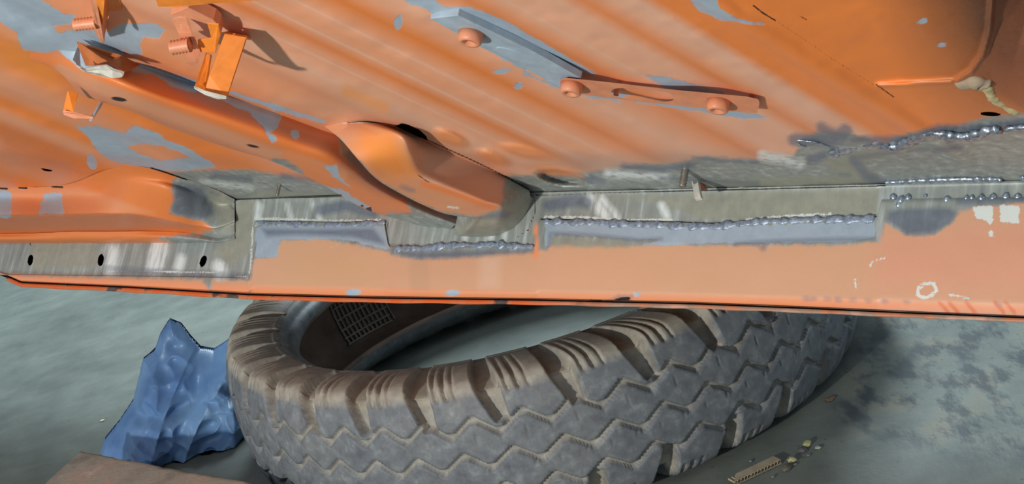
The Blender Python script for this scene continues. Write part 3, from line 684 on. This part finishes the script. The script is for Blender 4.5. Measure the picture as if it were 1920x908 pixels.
# nut strip (long mounting rail) with three welded nuts
def at_h(pts): return [P(*p) for p in pts]
M_PRIM = simple('blue_grey_primer', srgb(164, 182, 198), .45, 0, .1, 60)
rail1 = build  # noqa
m_rail = plate('mounting_rail', at_h([(806, 35, .006), (858, 29, .006), (1000, 97, .006), (1090, 148, .008), (1050, 164, .008), (990, 132, .006), (900, 88, .006)]), .006, M_PRIM, body, direction=-NP, label='blue grey primed mounting rail')
def slotted():
    o_ = np.array([(1050, 150), (1060, 146), (1130, 153), (1260, 168), (1400, 181), (1421, 186), (1424, 192), (1420, 212), (1404, 212), (1330, 205), (1250, 196), (1160, 186), (1080, 176), (1052, 168)], float)
    t = np.linspace(0, 2 * math.pi, 40, endpoint=False)
    c = np.array([1205, 178.0]); ax = np.array([60, 6.0]); up = np.array([-2, 11.5])
    sl = []
    for a in t:
        e = 0.55
        sl.append(c + ax * math.copysign(abs(math.cos(a)) ** e, math.cos(a)) * .98 + up * math.copysign(abs(math.sin(a)) ** .8, math.sin(a)) * .85)
    bm = bmesh.new()
    def loop(pp, h): return [bm.verts.new(Vector(c2w(P(x, y, h)) - rootloc(body))) for x, y in pp]
    for h_, fl in ((.010, 0), (.0085, 1)):
        a = loop(o_, h_); b = loop(sl, h_)
        ed = [bm.edges.new((a[i], a[(i + 1) % len(a)])) for i in range(len(a))] + [bm.edges.new((b[i], b[(i + 1) % len(b)])) for i in range(len(b))]
        bmesh.ops.triangle_fill(bm, edges=ed, use_beauty=True)
        if fl == 0: A0, B0 = a, b
    for u, v in ((A0, a), (B0, b)):
        for i in range(len(u)): bm.faces.new((u[i], u[(i + 1) % len(u)], v[(i + 1) % len(u)], v[i]))
    bmesh.ops.recalc_face_normals(bm, faces=bm.faces)
    me = bpy.data.meshes.new('slotted_rail'); bm.to_mesh(me); bm.free(); me.materials.append(M_PINK)
    o = link(bpy.data.objects.new('slotted_rail', me)); o.parent = body; return o
M_PINK = simple('dusty_orange_paint', srgb(222, 146, 110), .45, 0, .08, 70, .15)
s_rail = slotted()
t_ = np.linspace(0, 2 * math.pi, 28, endpoint=False)
ov = plate('embossed_oval', at_h([(980 + 50 * math.cos(a) - 8 * math.sin(a), 112 + 21 * math.cos(a) + 7 * math.sin(a), .0072) for a in t_]), .0014, M_PRIM, m_rail, direction=-NP, bev=.0005)
# folded legs that hold the slotted rail off the pan
for x, y in ((1060, 160), (1150, 180), (1290, 190), (1400, 200)):
    plate('rail_foot', [P(x, y, .0085), P(x + 10, y + 1, .0085), P(x + 10, y + 1, .0085) - NP * .0085, P(x, y, .0085) - NP * .0085], .0015, M_PINK, s_rail)
for (x, y, hh, r) in ((884, 62, .006, .0085), (1073, 158, .010, .0078), (1348, 190, .010, .0078)):
    a = P(x, y, hh)
    nut = lathe_c('weld_nut', a, NP, [(0, r * 1.0), (.0, r * 1.12), (.0065, r * 1.02), (.008, r * .9), (.008, r * .55), (.002, r * .48), (.002, 0)], M_PINK, m_rail if x < 900 else s_rail)

# top-left seat bracket: folded straps, two studs and a channel
orm = M_ORANGE
f_one = plate('strap_flange', at_h([(171, -30, .010), (178, -2, .012), (186, 40, .018), (191, 70, .024), (190, 80, .028), (180, 66, .026), (174, 30, .020), (168, -5, .014)]), .003, M_PINK, body, direction=-NS)
plate('bracket_strap', at_h([(178, -40, .012), (200, -40, .012), (226, -4, .006), (228, 20, .002), (205, 22, .004), (197, 50, .006), (196, 74, .010), (190, 78, .022), (182, 40, .018)]), .0015, orm, body)
def stud2(x0, y0, h0, x1, y1, h1, r, par):
    a = P(x0, y0, h0); b = P(x1, y1, h1)
    threaded('stud', a, b - a, float(np.linalg.norm(b - a)), r, M_PINK, par, 'stubby orange overpainted stud')
stud2(181, 42, .020, 139, 47, .024, .0050, f_one)
f_two = plate('strap_flange', at_h([(340, 28, .012), (348, 32, .013), (358, 62, .018), (370, 92, .024), (372, 102, .026), (366, 116, .030), (357, 123, .032), (348, 118, .032), (344, 100, .028), (334, 62, .020), (322, 36, .014)]), .003, M_PINK, body, direction=-NS)
stud2(356, 84, .026, 320, 90, .030, .0058, f_two)
plate('bracket_strap', at_h([(318, 28, .013), (352, 14, .012), (400, 38, .013), (410, 48, .014), (414, 66, .016), (398, 70, .016), (390, 46, .014), (345, 32, .013)]), .010, M_PINK, body, direction=-NP)
plate('bracket_strap', at_h([(388, 44, .0145), (410, 46, .0145), (414, 66, .017), (404, 100, .024), (372, 98, .024), (370, 76, .019), (396, 72, .018)]), .0015, orm, body)
plate('bracket_arm', at_h([(270, -60, .016), (600, -60, .016), (545, -2, .016), (450, 3, .016), (390, 8, .017), (330, 14, .018), (296, 13, .018)]), .010, orm, body, direction=-NP)
# channel: front web and two side flanges, open at the left
web = plate('channel_web', at_h([(421, 63, .014), (463, 71, .014), (460, 80, .017), (425, 186, .060), (383, 172, .058), (392, 140, .046)]), .002, orm, body)
plate('channel_side', at_h([(386, 98, .020), (394, 102, .024), (383, 172, .057), (364, 163, .055)]), .0018, orm, web)
plate('channel_side', at_h([(421, 63, .010), (463, 71, .010), (470, 76, .004), (430, 70, .004)]), .0018, orm, web)
plate('channel_end', at_h([(364, 163, .056), (383, 172, .059), (425, 183, .061), (424, 187, .062), (408, 187, .062), (385, 178, .061), (364, 167, .058)]), .0018, M_PALE, web)
# cut stump of a bracket and the small square loop below the crossmember
M_PG = M_PRIM
plate('cut_stump', at_h([(140, 82, .010), (144, 88, .014), (136, 112, .030), (142, 118, .032), (150, 122, .03), (148, 90, .012)]), .002, M_PG, body)
plate('cut_stump', at_h([(150, 121, .024), (158, 128, .026), (172, 124, .026), (200, 120, .026), (214, 128, .028), (234, 134, .028), (232, 142, .032), (214, 144, .034), (190, 140, .032), (165, 133, .030), (154, 128, .026)]), .0022, M_PALE, body)
plate('cut_stump', at_h([(143, 80, .006), (226, 106, .008), (262, 124, .006), (232, 138, .022), (205, 122, .019), (160, 124, .018)]), .0015, simple('browned_orange_paint', srgb(192, 110, 62), .5), body)
loopm = M_PINK
plate('square_loop', at_h([(127, 170, .028), (147, 176, .028), (138, 209, .046), (118, 209, .046)]), .002, orm, body)
plate('square_loop', at_h([(118, 206, .046), (140, 210, .046), (172, 216, .048), (176, 219, .050), (140, 219, .050), (120, 212, .048)]), .002, loopm, body)
plate('square_loop', at_h([(188, 190, .030), (194, 192, .030), (176, 219, .050), (171, 217, .048)]), .006, M_PRIM, body)

# ------------------------------------------------------------------ tyre
TC = c2w(np.array([0.02078, 0.1178, 2.446]) * 0.8)
TC[2] = 0.088
tyre = thing('tyre', 'old dusty black truck tyre with zigzag tread lying flat on the floor beneath the sill', 'tyre', (TC[0], TC[1], 0.0))
def prof_interp(P2, n):
    P2 = np.array(P2); d = np.r_[0, np.cumsum(np.linalg.norm(np.diff(P2, axis=0), axis=1))]
    t = np.linspace(0, d[-1], n); S2 = cr(P2, 400); ds = np.r_[0, np.cumsum(np.linalg.norm(np.diff(S2, axis=0), axis=1))]
    t = np.linspace(0, ds[-1], n); return np.stack([np.interp(t, ds, S2[:, 0]), np.interp(t, ds, S2[:, 1])], 1)
NZ, NR_ = 48, 32
OUT = [(.271, .048), (.272, .056), (.276, .0595), (.281, .0605), (.286, .067), (.294, .0705), (.320, .077), (.350, .081), (.374, .081), (.386, .075), (.394, .058), (.399, .037), (.401, 0), (.399, -.037), (.394, -.058), (.386, -.075), (.372, -.082), (.34, -.086), (.30, -.078), (.276, -.062), (.271, -.048)]
prof = prof_interp(OUT, 170)
nth = 1536
th = np.linspace(0, 2 * math.pi, nth, endpoint=False)
TH, RR = np.meshgrid(th, prof[:, 0]); _, ZZ = np.meshgrid(th, prof[:, 1])
def tri(x): x = x - np.floor(x); return 1 - 4 * np.abs(x - .5)   # -1..1
cav = np.zeros_like(RR)
gw = 0.0036
for gi, (z0, phs) in enumerate(((.037, .0), (.0, .35), (-.037, .7))):
    zz = z0 + .0075 * np.clip(tri(TH / (2 * math.pi) * NZ + phs) * 1.25, -1, 1)
    d = np.abs(ZZ - zz)
    cav = np.maximum(cav, np.clip((gw - d) / .0010, 0, 1) * (RR > .385) * .0065)
# shoulder recesses
for sgn in (1, -1):
    zc = ZZ * sgn
    arc = np.clip((zc - .040) / .035, 0, 1)
    rad_in = np.clip((.386 - RR) / .10, 0, 1) * (zc > .06)
    pos = (TH / (2 * math.pi) * NR_ + .12 * arc * 1 + .30 * rad_in + .1)
    x = np.abs((pos - np.floor(pos)) - .5) * 2      # 0 centre of recess .. 1 centre of lug
    width = .22 + .16 * arc - .12 * rad_in
    dep = np.clip((width - x) / .07, 0, 1) * .017 * (zc > .038) * (1 - rad_in) ** .7
    dep = np.where(RR < .291, 0, dep)
    cav = np.maximum(cav, dep)
    # three small flutes on each lug's edge
    for off, wf, dp in ((.26, .035, .004), (.40, .04, .006), (.54, .03, .003)):
        xx = np.abs((pos - .5 - np.floor(pos - .5)) - off)
        cav = np.maximum(cav, np.clip((wf - xx) / .02, 0, 1) * dp * (zc > .066) * np.clip(1 - rad_in * 1.2, 0, 1) * (RR > .298))
# sipes
z1 = np.abs(TH / (2 * math.pi) * NZ * 2 - np.round(TH / (2 * math.pi) * NZ * 2))
sz = ((np.abs(ZZ - .026) < .004) | (np.abs(ZZ + .012) < .003)) & (RR > .39)
cav = np.maximum(cav, sz * (z1 < .02) * .0015)
# rim ridge near the bead
ridge = 0.0018 * np.exp(-((RR - .2975) / .0022) ** 2) * (ZZ > 0)
# normal of profile
tg = np.gradient(prof, axis=0); nrm2 = np.stack([tg[:, 1], -tg[:, 0]], 1); nrm2 /= np.linalg.norm(nrm2, axis=1)[:, None]
if nrm2[np.argmin(np.abs(prof[:, 1]))][0] < 0: nrm2 = -nrm2
disp = -cav + ridge
RO = RR + disp * nrm2[:, 0][:, None]; ZO = ZZ + disp * nrm2[:, 1][:, None]
def squash(TH, r): return 1 - (-.008 + .095 * np.clip((r - .285) / .10, 0, 1)) * np.clip(np.cos(TH - math.radians(190)), 0, 1) ** 1.5
SQ = squash(TH, RR)
V = np.stack([TC[0] + RO * SQ * np.cos(TH), TC[1] + RO * SQ * np.sin(TH), TC[2] + ZO], -1).reshape(-1, 3)
dust = np.clip((ZZ - .062) / .012, 0, 1) * .9 + np.clip(cav / .006, 0, 1) * .75 * (RR > .37) + (ZZ < -.06) * .2
dust = np.clip(dust, 0, 1).ravel()
def tyre_mat():
    m, nt, b = newmat('dusty_tyre_rubber')
    a = N(nt, 'ShaderNodeAttribute'); a.attribute_name = 'dust'
    n1 = noise_node(nt, 12, 5, .6).outputs[0]; n2 = noise_node(nt, 70, 6, .65).outputs[0]; n3 = noise_node(nt, 400, 3, .6).outputs[0]
    rub = ramp(nt, n2, [(0.3, srgb(72, 80, 92)), (0.55, srgb(94, 103, 113)), (0.75, srgb(130, 138, 142))]).outputs[0]
    du = ramp(nt, n2, [(0.3, srgb(136, 130, 118)), (0.7, srgb(168, 163, 152))]).outputs[0]
    f = mth(nt, 'ADD', a.outputs['Fac'], mth(nt, 'MULTIPLY', mth(nt, 'SUBTRACT', n1, .5), .7), True)
    f = mth(nt, 'MAXIMUM', f, mth(nt, 'MULTIPLY', n1, .35))
    nt.links.new(mixc(nt, f, rub, du), b.inputs['Base Color'])
    b.inputs['Roughness'].default_value = .62
    bump(nt, b, mth(nt, 'ADD', n2, mth(nt, 'MULTIPLY', n3, .5)), .35, .0012); return m
M_TY = tyre_mat()
build('casing', V, grid_faces(len(prof), nth, wrap=True), M_TY, tyre, {'dust': dust})
# bead toe and inner liner
INN = [(.271, .048), (.272, .042), (.280, .045), (.300, .056), (.340, .064), (.366, .060), (.378, .040), (.382, 0), (.378, -.040), (.366, -.060), (.34, -.066), (.30, -.058), (.280, -.045), (.272, -.042), (.271, -.048)]
pin = prof_interp(INN, 90); th2 = np.linspace(0, 2 * math.pi, 360, endpoint=False)
A2, R2 = np.meshgrid(th2, pin[:, 0]); _, Z2 = np.meshgrid(th2, pin[:, 1]); S2 = squash(A2, R2)
V = np.stack([TC[0] + R2 * S2 * np.cos(A2), TC[1] + R2 * S2 * np.sin(A2), TC[2] + Z2], -1).reshape(-1, 3)
M_LIN = simple('inner_liner_rubber', srgb(124, 104, 92), .6, 0, .25, 20, .3, .002)
build('inner_liner', V, grid_faces(len(pin), 360, wrap=True), M_LIN, tyre)
# lattice moulded into the liner (patch print)
def liner_pt(a, t):   # t: 0 top .. 1 bottom along the inner wall
    P2 = np.array([(.366, .060), (.378, .040), (.382, 0), (.378, -.040), (.366, -.060)]); s = cr(P2, 101)[int(t * 100)]
    sq = float(squash(np.array(a), s[0]))
    return np.array([TC[0] + (s[0] - .002) * sq * math.cos(a), TC[1] + (s[0] - .002) * sq * math.sin(a), TC[2] + s[1]])
def tube_w(name, pts, r, mat, parent, n=6):
    pts = np.array(pts); T_ = np.gradient(pts, axis=0); Vv = []
    for p, t in zip(pts, T_):
        t = t / np.linalg.norm(t); u = np.cross(t, [.2, .3, .9]); u /= np.linalg.norm(u); v = np.cross(t, u)
        for k in range(n):
            a = 2 * math.pi * k / n; Vv.append(p + (u * math.cos(a) + v * math.sin(a)) * r)
    return np.array(Vv), grid_faces(len(pts), n, wrap=True)
VV, FF, o_ = [], [], 0
A0_, A1_ = math.radians(120.5), math.radians(134)
for k in range(12):
    a = A0_ + (A1_ - A0_) * k / 11
    v, f = tube_w('', [liner_pt(a + .01 * math.sin(t * 5), .12 + .8 * t) for t in np.linspace(0, 1, 14)], .0016, None, None); VV.append(v); FF.append(f + o_); o_ += len(v)
for k in range(9):
    t = .12 + .8 * k / 8
    v, f = tube_w('', [liner_pt(a, t) for a in np.linspace(A0_, A1_, 12)], .0016, None, None); VV.append(v); FF.append(f + o_); o_ += len(v)
lo = build('moulded_lattice', np.concatenate(VV), np.concatenate(FF), simple('lattice_rubber', srgb(160, 156, 146), .6), tyre); lo['kind'] = 'stuff'

# mud caked along the top of the liner
VV, FF, o_ = [], [], 0
for k in range(260):
    a = math.radians(rng.uniform(112, 140)); t = rng.uniform(0.02, .26); c = liner_pt(a, t); rr_ = rng.uniform(.002, .006)
    bm = bmesh.new(); bmesh.ops.create_icosphere(bm, subdivisions=1, radius=rr_)
    v = np.array([vv.co * (1 + .5 * mnoise.noise(Vector(c) * 50 + vv.co * 200)) for vv in bm.verts]) + c + np.array([0, -.003, 0]); f = np.array([[q.index for q in ff.verts] for ff in bm.faces]); bm.free()
    VV.append(v); FF.append(f + o_); o_ += len(v)
mo_ = build('caked_mud', np.concatenate(VV), np.concatenate(FF), simple('dry_mud', srgb(140, 132, 118), .9), tyre); mo_['kind'] = 'stuff'

# ------------------------------------------------------------------ floor
def floor_mat():
    m, nt, b = newmat('dusty_concrete')
    tc = N(nt, 'ShaderNodeTexCoord'); ob = tc.outputs['Object']
    n1 = noise_node(nt, 2.2, 5, .55, ob).outputs[0]; n2 = noise_node(nt, 18, 6, .6, ob).outputs[0]; n3 = noise_node(nt, 180, 4, .7, ob).outputs[0]
    base = ramp(nt, mth(nt, 'ADD', mth(nt, 'MULTIPLY', n1, .6), mth(nt, 'MULTIPLY', n2, .4)), [(0.35, srgb(88, 94, 90)), (0.5, srgb(110, 117, 111)), (0.65, srgb(130, 136, 129))]).outputs[0]
    # oil and scraped stains on the right
    mp = N(nt, 'ShaderNodeMapping'); nt.links.new(ob, mp.inputs[0]); mp.inputs['Rotation'].default_value = (0, 0, math.radians(25)); mp.inputs['Scale'].default_value = (22, 9, 1)
    ns = noise_node(nt, 1.6, 6, .62, mp.outputs[0]).outputs[0]
    a = N(nt, 'ShaderNodeAttribute'); a.attribute_name = 'stain'
    st = mth(nt, 'MULTIPLY', a.outputs['Fac'], ramp(nt, ns, [(0.47, (0, 0, 0, 1)), (0.60, (1, 1, 1, 1))]).outputs[0])
    st2 = mth(nt, 'MULTIPLY', a.outputs['Fac'], ramp(nt, n2, [(0.5, (0, 0, 0, 1)), (0.62, (1, 1, 1, 1))]).outputs[0])
    col = mixc(nt, mth(nt, 'MULTIPLY', st2, .6), base, srgb(126, 116, 98))
    col = mixc(nt, mth(nt, 'MULTIPLY', st, .85), col, srgb(56, 64, 70))
    sp = N(nt, 'ShaderNodeTexVoronoi'); sp.inputs['Scale'].default_value = 42; nt.links.new(ob, sp.inputs['Vector'])
    spk = mth(nt, 'LESS_THAN', sp.outputs['Distance'], .07)
    col = mixc(nt, mth(nt, 'MULTIPLY', spk, .7), col, srgb(70, 74, 72))
    nt.links.new(col, b.inputs['Base Color']); b.inputs['Roughness'].default_value = .55
    bump(nt, b, mth(nt, 'ADD', n3, mth(nt, 'ADD', n2, st)), .22, .0015); return m
n = 260
fx, fy = np.meshgrid(np.linspace(-1.5, 1.5, n), np.linspace(0.8, 4.6, n))
Vc = w2c(np.stack([fx, fy, 0 * fx], -1).reshape(-1, 3)); X, Y = proj(Vc)
stain = np.clip(sd_poly(X, Y, [(1560, 760), (1600, 640), (1640, 560), (2200, 500), (2200, 900), (1900, 870), (1750, 850), (1640, 830), (1560, 800)]) / 60 + .4, 0, 1)
fz = 0.0008 * vnoise(np.stack([fx, fy, 0 * fx], -1).reshape(-1, 3), 12, 2)
V = np.stack([fx.ravel(), fy.ravel(), fz - .0006], 1)
fo = build('floor', V, grid_faces(n, n), floor_mat(), None, {'stain': stain}, loc=(0, 0, 0)); fo['kind'] = 'structure'
big = build('floor_surround', [(-9, -6, -.004), (9, -6, -.004), (9, 12, -.004), (-9, 12, -.004)], [(0, 1, 2, 3)], simple('plain_concrete', srgb(122, 128, 122), .6, 0, .12, 2, .2, .002), None, smooth=False, loc=(0, 0, 0)); big['kind'] = 'structure'
big.name = 'floor'

wb = build('wall_back', [(-9, 8, -.01), (9, 8, -.01), (9, 8, 4), (-9, 8, 4), (-9, 8.2, -.01), (9, 8.2, -.01), (9, 8.2, 4), (-9, 8.2, 4)], [(0, 1, 2, 3), (7, 6, 5, 4), (3, 2, 6, 7), (0, 3, 7, 4), (1, 5, 6, 2)], simple('wall_paint', srgb(160, 168, 168), .8, 0, .08, 2), None, smooth=False, loc=(0, 0, 0)); wb['kind'] = 'structure'

# ------------------------------------------------------------------ blue bag
def bag():
    out = [(190, 842), (196, 822), (222, 790), (250, 748), (262, 700), (268, 672), (290, 655), (300, 625), (318, 597), (340, 606), (358, 630), (376, 650), (402, 654), (430, 636), (455, 618), (480, 640), (492, 720), (500, 800), (470, 850), (420, 880), (350, 884), (280, 866), (230, 856)]
    ctr = floorpt(np.array([340.]), np.array([862.]), 0.0)[0] + np.array([0, 0.10, 0])
    yv = np.array([0, 1, 0]); 
    # vertical reference plane through the bag, facing along world y
    def onplane(x, y):
        r = ray(np.array([x]), np.array([y]))[0] @ C2W.T
        t = (ctr[1] - CAM[1]) / r[1]; return CAM + r * t
    pol = np.array([onplane(*p) for p in out])[:, [0, 2]]
    x0, x1 = pol[:, 0].min(), pol[:, 0].max(); z0, z1 = pol[:, 1].min(), pol[:, 1].max()
    n = 230; sc = 1000
    gx_, gz_ = np.meshgrid(np.linspace(x0 - .004, x1 + .004, n), np.linspace(z0 - .004, z1 + .004, n))
    d = sd_poly(gx_ * sc, gz_ * sc, (pol * sc).tolist()) / sc
    bm = bmesh.new(); vf = {}; vb = {}
    pts = np.stack([gx_, gz_], -1)
    def crumple(x, z, s):
        q = Vector((x * .9 + z * .7, z * .6 - x * .2, s)); rd = lambda v: 1 - 2.2 * abs(mnoise.noise(v))
        t = min(1, max(0, (z - .045) / .012)); pocket = .022 * (1 - t * t * (3 - 2 * t)) * (x > x0 + .06)
        return .040 * rd(q * 9) + .020 * rd(Vector((z * .8 - x, x * .5, s)) * 19) + .007 * rd(Vector((x, z, s)) * 46) - .02 + pocket
    for i in range(n):
        for j in range(n):
            if d[i, j] > -0.0005:
                x, z = gx_[i, j], gz_[i, j]; e = min(1, d[i, j] / .05); low = 1 - (z - z0) / (z1 - z0)
                th_ = (1 - (1 - e) ** 2) ** .5 * (.012 + .075 * low)
                zf = max(z, 0.001)
                cr_ = crumple(x, z, 0) * min(1, d[i, j] / .03)
                vf[i, j] = bm.verts.new((x, ctr[1] - th_ - cr_, zf))
                vb[i, j] = bm.verts.new((x, ctr[1] + th_ * .5 + .002 + crumple(x, z, 3) * min(1, d[i, j] / .03), zf))
    for (i, j) in list(vf):
        if all(k in vf for k in ((i + 1, j), (i, j + 1), (i + 1, j + 1))):
            bm.faces.new((vf[i, j], vf[i, j + 1], vf[i + 1, j + 1], vf[i + 1, j]))
            bm.faces.new((vb[i, j], vb[i + 1, j], vb[i + 1, j + 1], vb[i, j + 1]))
    bnd = [e for e in bm.edges if e.is_boundary]
    bmesh.ops.bridge_loops(bm, edges=bnd)
    bmesh.ops.delete(bm, geom=[v for v in bm.verts if not v.link_faces], context='VERTS')
    me = bpy.data.meshes.new('plastic_bag')
    for v in bm.verts: v.co -= Vector((ctr[0], ctr[1], 0))
    bm.to_mesh(me); bm.free()
    m, nt, b = newmat('blue_polythene'); n1 = noise_node(nt, 9, 4).outputs[0]; n2 = noise_node(nt, 60, 4).outputs[0]
    c = ramp(nt, n1, [(.35, srgb(82, 120, 176)), (.65, srgb(126, 166, 210))]).outputs[0]
    nt.links.new(c, b.inputs['Base Color']); b.inputs['Roughness'].default_value = .38
    b.inputs['Specular IOR Level'].default_value = .4
    b.inputs['Transmission Weight'].default_value = .12; b.inputs['Subsurface Weight'].default_value = .0
    bump(nt, b, n2, .3, .003)
    me.materials.append(m); me.polygons.foreach_set('use_smooth', [True] * len(me.polygons))
    o = link(bpy.data.objects.new('plastic_bag', me)); o.location = (ctr[0], ctr[1], 0)
    o['label'] = 'crumpled blue plastic carrier bag lying on the floor left of the tyre'; o['category'] = 'bag'
    return o
bag()

# ------------------------------------------------------------------ concrete block, bottom left
def block():
    hz = .065
    A = floorpt(np.array([70.]), np.array([918.]), hz)[0]; Bp = floorpt(np.array([150.]), np.array([845.]), hz)[0]; Cp_ = floorpt(np.array([505.]), np.array([909.]), hz)[0]
    u = Cp_ - Bp; v = A - Bp; v = v / np.linalg.norm(v) * .20; u = u / np.linalg.norm(u) * .40
    bm = bmesh.new(); nu, nv, nw = 80, 40, 24
    import itertools
    V_ = {}
    def vert(i, j, k):
        key = (i, j, k)
        if key not in V_:
            p = Bp + u * (i / nu) + v * (j / nv) - np.array([0, 0, hz - .0]) * (k / nw)
            ed = sum([i in (0, nu), j in (0, nv), k in (0, nw)])
            nz = mnoise.fractal(Vector(p * 40), 1, 2, 4)
            c = Bp + u * .5 + v * .5 - np.array([0, 0, hz * .5]); dirn = (c - p) / np.linalg.norm(c - p)
            p = p + dirn * (.0012 * nz + (ed >= 2) * (.003 + .004 * max(0, nz)))
            p[2] = max(p[2], 0.0)
            V_[key] = bm.verts.new(p - np.array([Bp[0], Bp[1], 0]))
        return V_[key]
    for i in range(nu):
        for j in range(nv):
            for k in (0, nw): bm.faces.new((vert(i, j, k), vert(i + 1, j, k), vert(i + 1, j + 1, k), vert(i, j + 1, k)))
        for k in range(nw):
            for j in (0, nv): bm.faces.new((vert(i, j, k), vert(i + 1, j, k), vert(i + 1, j, k + 1), vert(i, j, k + 1)))
    for j in range(nv):
        for k in range(nw):
            for i in (0, nu): bm.faces.new((vert(i, j, k), vert(i, j + 1, k), vert(i, j + 1, k + 1), vert(i, j, k + 1)))
    bmesh.ops.recalc_face_normals(bm, faces=bm.faces)
    me = bpy.data.meshes.new('concrete_block'); bm.to_mesh(me); bm.free()
    m, nt, b = newmat('worn_block'); n1 = noise_node(nt, 14, 5, .6).outputs[0]; n2 = noise_node(nt, 120, 5, .6).outputs[0]
    c = ramp(nt, n1, [(.35, srgb(128, 122, 110)), (.52, srgb(160, 152, 140)), (.62, srgb(170, 148, 132)), (.75, srgb(190, 186, 182))]).outputs[0]
    nt.links.new(c, b.inputs['Base Color']); b.inputs['Roughness'].default_value = .8; bump(nt, b, n2, .5, .002)
    me.materials.append(m); me.polygons.foreach_set('use_smooth', [True] * len(me.polygons))
    o = link(bpy.data.objects.new('concrete_block', me)); o.location = (Bp[0], Bp[1], 0)
    o['label'] = 'chipped pinkish grey concrete block in the bottom left corner in front of the blue bag'; o['category'] = 'block'
block()

# ------------------------------------------------------------------ litter on the floor at the right of the tyre
def chip(px, py_, size, col, label, name='stone_chip', cat='stone', group=None, flat=.6):
    p = floorpt(np.array([float(px)]), np.array([float(py_)]), 0)[0]; rg = random.Random(int(px * 7 + py_))
    bm = bmesh.new(); bmesh.ops.create_icosphere(bm, subdivisions=2, radius=size)
    for v in bm.verts:
        n_ = mnoise.noise(v.co * (1.3 / size) + Vector((px, py_, 0))); v.co *= 1 + .45 * n_
        v.co.z = max(v.co.z * flat, -size * flat * .6) + size * flat * .6; v.co.x *= 1.25
    me = bpy.data.meshes.new(name); bm.to_mesh(me); bm.free(); me.materials.append(simple(name + '_m', col, .8))
    o = link(bpy.data.objects.new(name, me)); o.location = (p[0], p[1], 0); o.rotation_euler = (0, 0, rg.uniform(0, 3)); o['label'] = label; o['category'] = cat
    if group: o['group'] = group
chip(1514, 836, .0045, srgb(176, 172, 120), 'yellowish stone chip, uppermost of the row beyond the cardboard strip')
chip(1505, 846, .0045, srgb(96, 92, 96), 'dark stone chip touching the uppermost yellowish chip')
chip(1486, 865, .0042, srgb(178, 172, 130), 'yellowish stone chip nearest the end of the cardboard strip')
chip(1475, 880, .0050, srgb(104, 96, 84), 'brown stone chip just right of the cardboard strip')
chip(1534, 841, .0026, srgb(170, 172, 160), 'pale crumb right of the yellowish stone chips', group='pale crumbs', name='crumb', cat='crumb')
chip(192, 789, .0030, srgb(214, 208, 180), 'tiny pale flake alone on the bare floor left of the blue bag', name='flake', cat='crumb', flat=.3)
chip(1557, 749, .0050, srgb(120, 98, 74), 'small brown flake on the floor right of the tyre tread', name='flake', cat='crumb', flat=.2)
for x, y, lb in ((1516, 855, 'grey crumb just below the dark stone chip'), (1491, 872, 'grey crumb between the two lowest stone chips'), (1450, 895, 'grey crumb below the end of the cardboard strip'), (1408, 866, 'grey crumb above the cardboard strip, towards the tyre')):
    chip(x, y, .0018, srgb(120, 122, 116), lb, name='crumb', cat='crumb')
def cardboard():
    a = floorpt(np.array([1377.]), np.array([905.]), .004)[0]; b = floorpt(np.array([1464.]), np.array([864.]), .004)[0]
    root = thing('cardboard_strip', 'torn strip of corrugated cardboard on the floor below the tyre', 'cardboard', (a[0], a[1], 0))
    u = b - a; L = np.linalg.norm(u); u /= L; v = np.cross([0, 0, 1.], u); wdt = .013
    if (v @ np.array([0, 1, 0])) < 0: v = -v
    m = simple('cardboard', srgb(168, 156, 132), .85)
    for nm, z in (('liner_sheet', .0005), ('liner_sheet', .0045)):
        c = [a + v * 0, a + u * L, a + u * L + v * wdt, a + u * .01 + v * wdt]; c = [np.array([q_[0], q_[1], z]) for q_ in c]
        Vv = np.array(c + [q_ + np.array([0, 0, .0006]) for q_ in c])
        build(nm, Vv, [(3, 2, 1, 0), (4, 5, 6, 7), (0, 1, 5, 4), (1, 2, 6, 5), (2, 3, 7, 6), (3, 0, 4, 7)], m, root, smooth=False)
    k = 120; t = np.linspace(0, L, k); z = .0027 + .0016 * np.sin(t / L * 2 * math.pi * 14)
    r0 = np.array([a + u * tt for tt in t]); r0[:, 2] = z; r1 = r0 + v * wdt * .98; r1[:, 2] = z
    build('fluting', np.concatenate([r0, r1]), grid_faces(2, k), m, root)
cardboard()
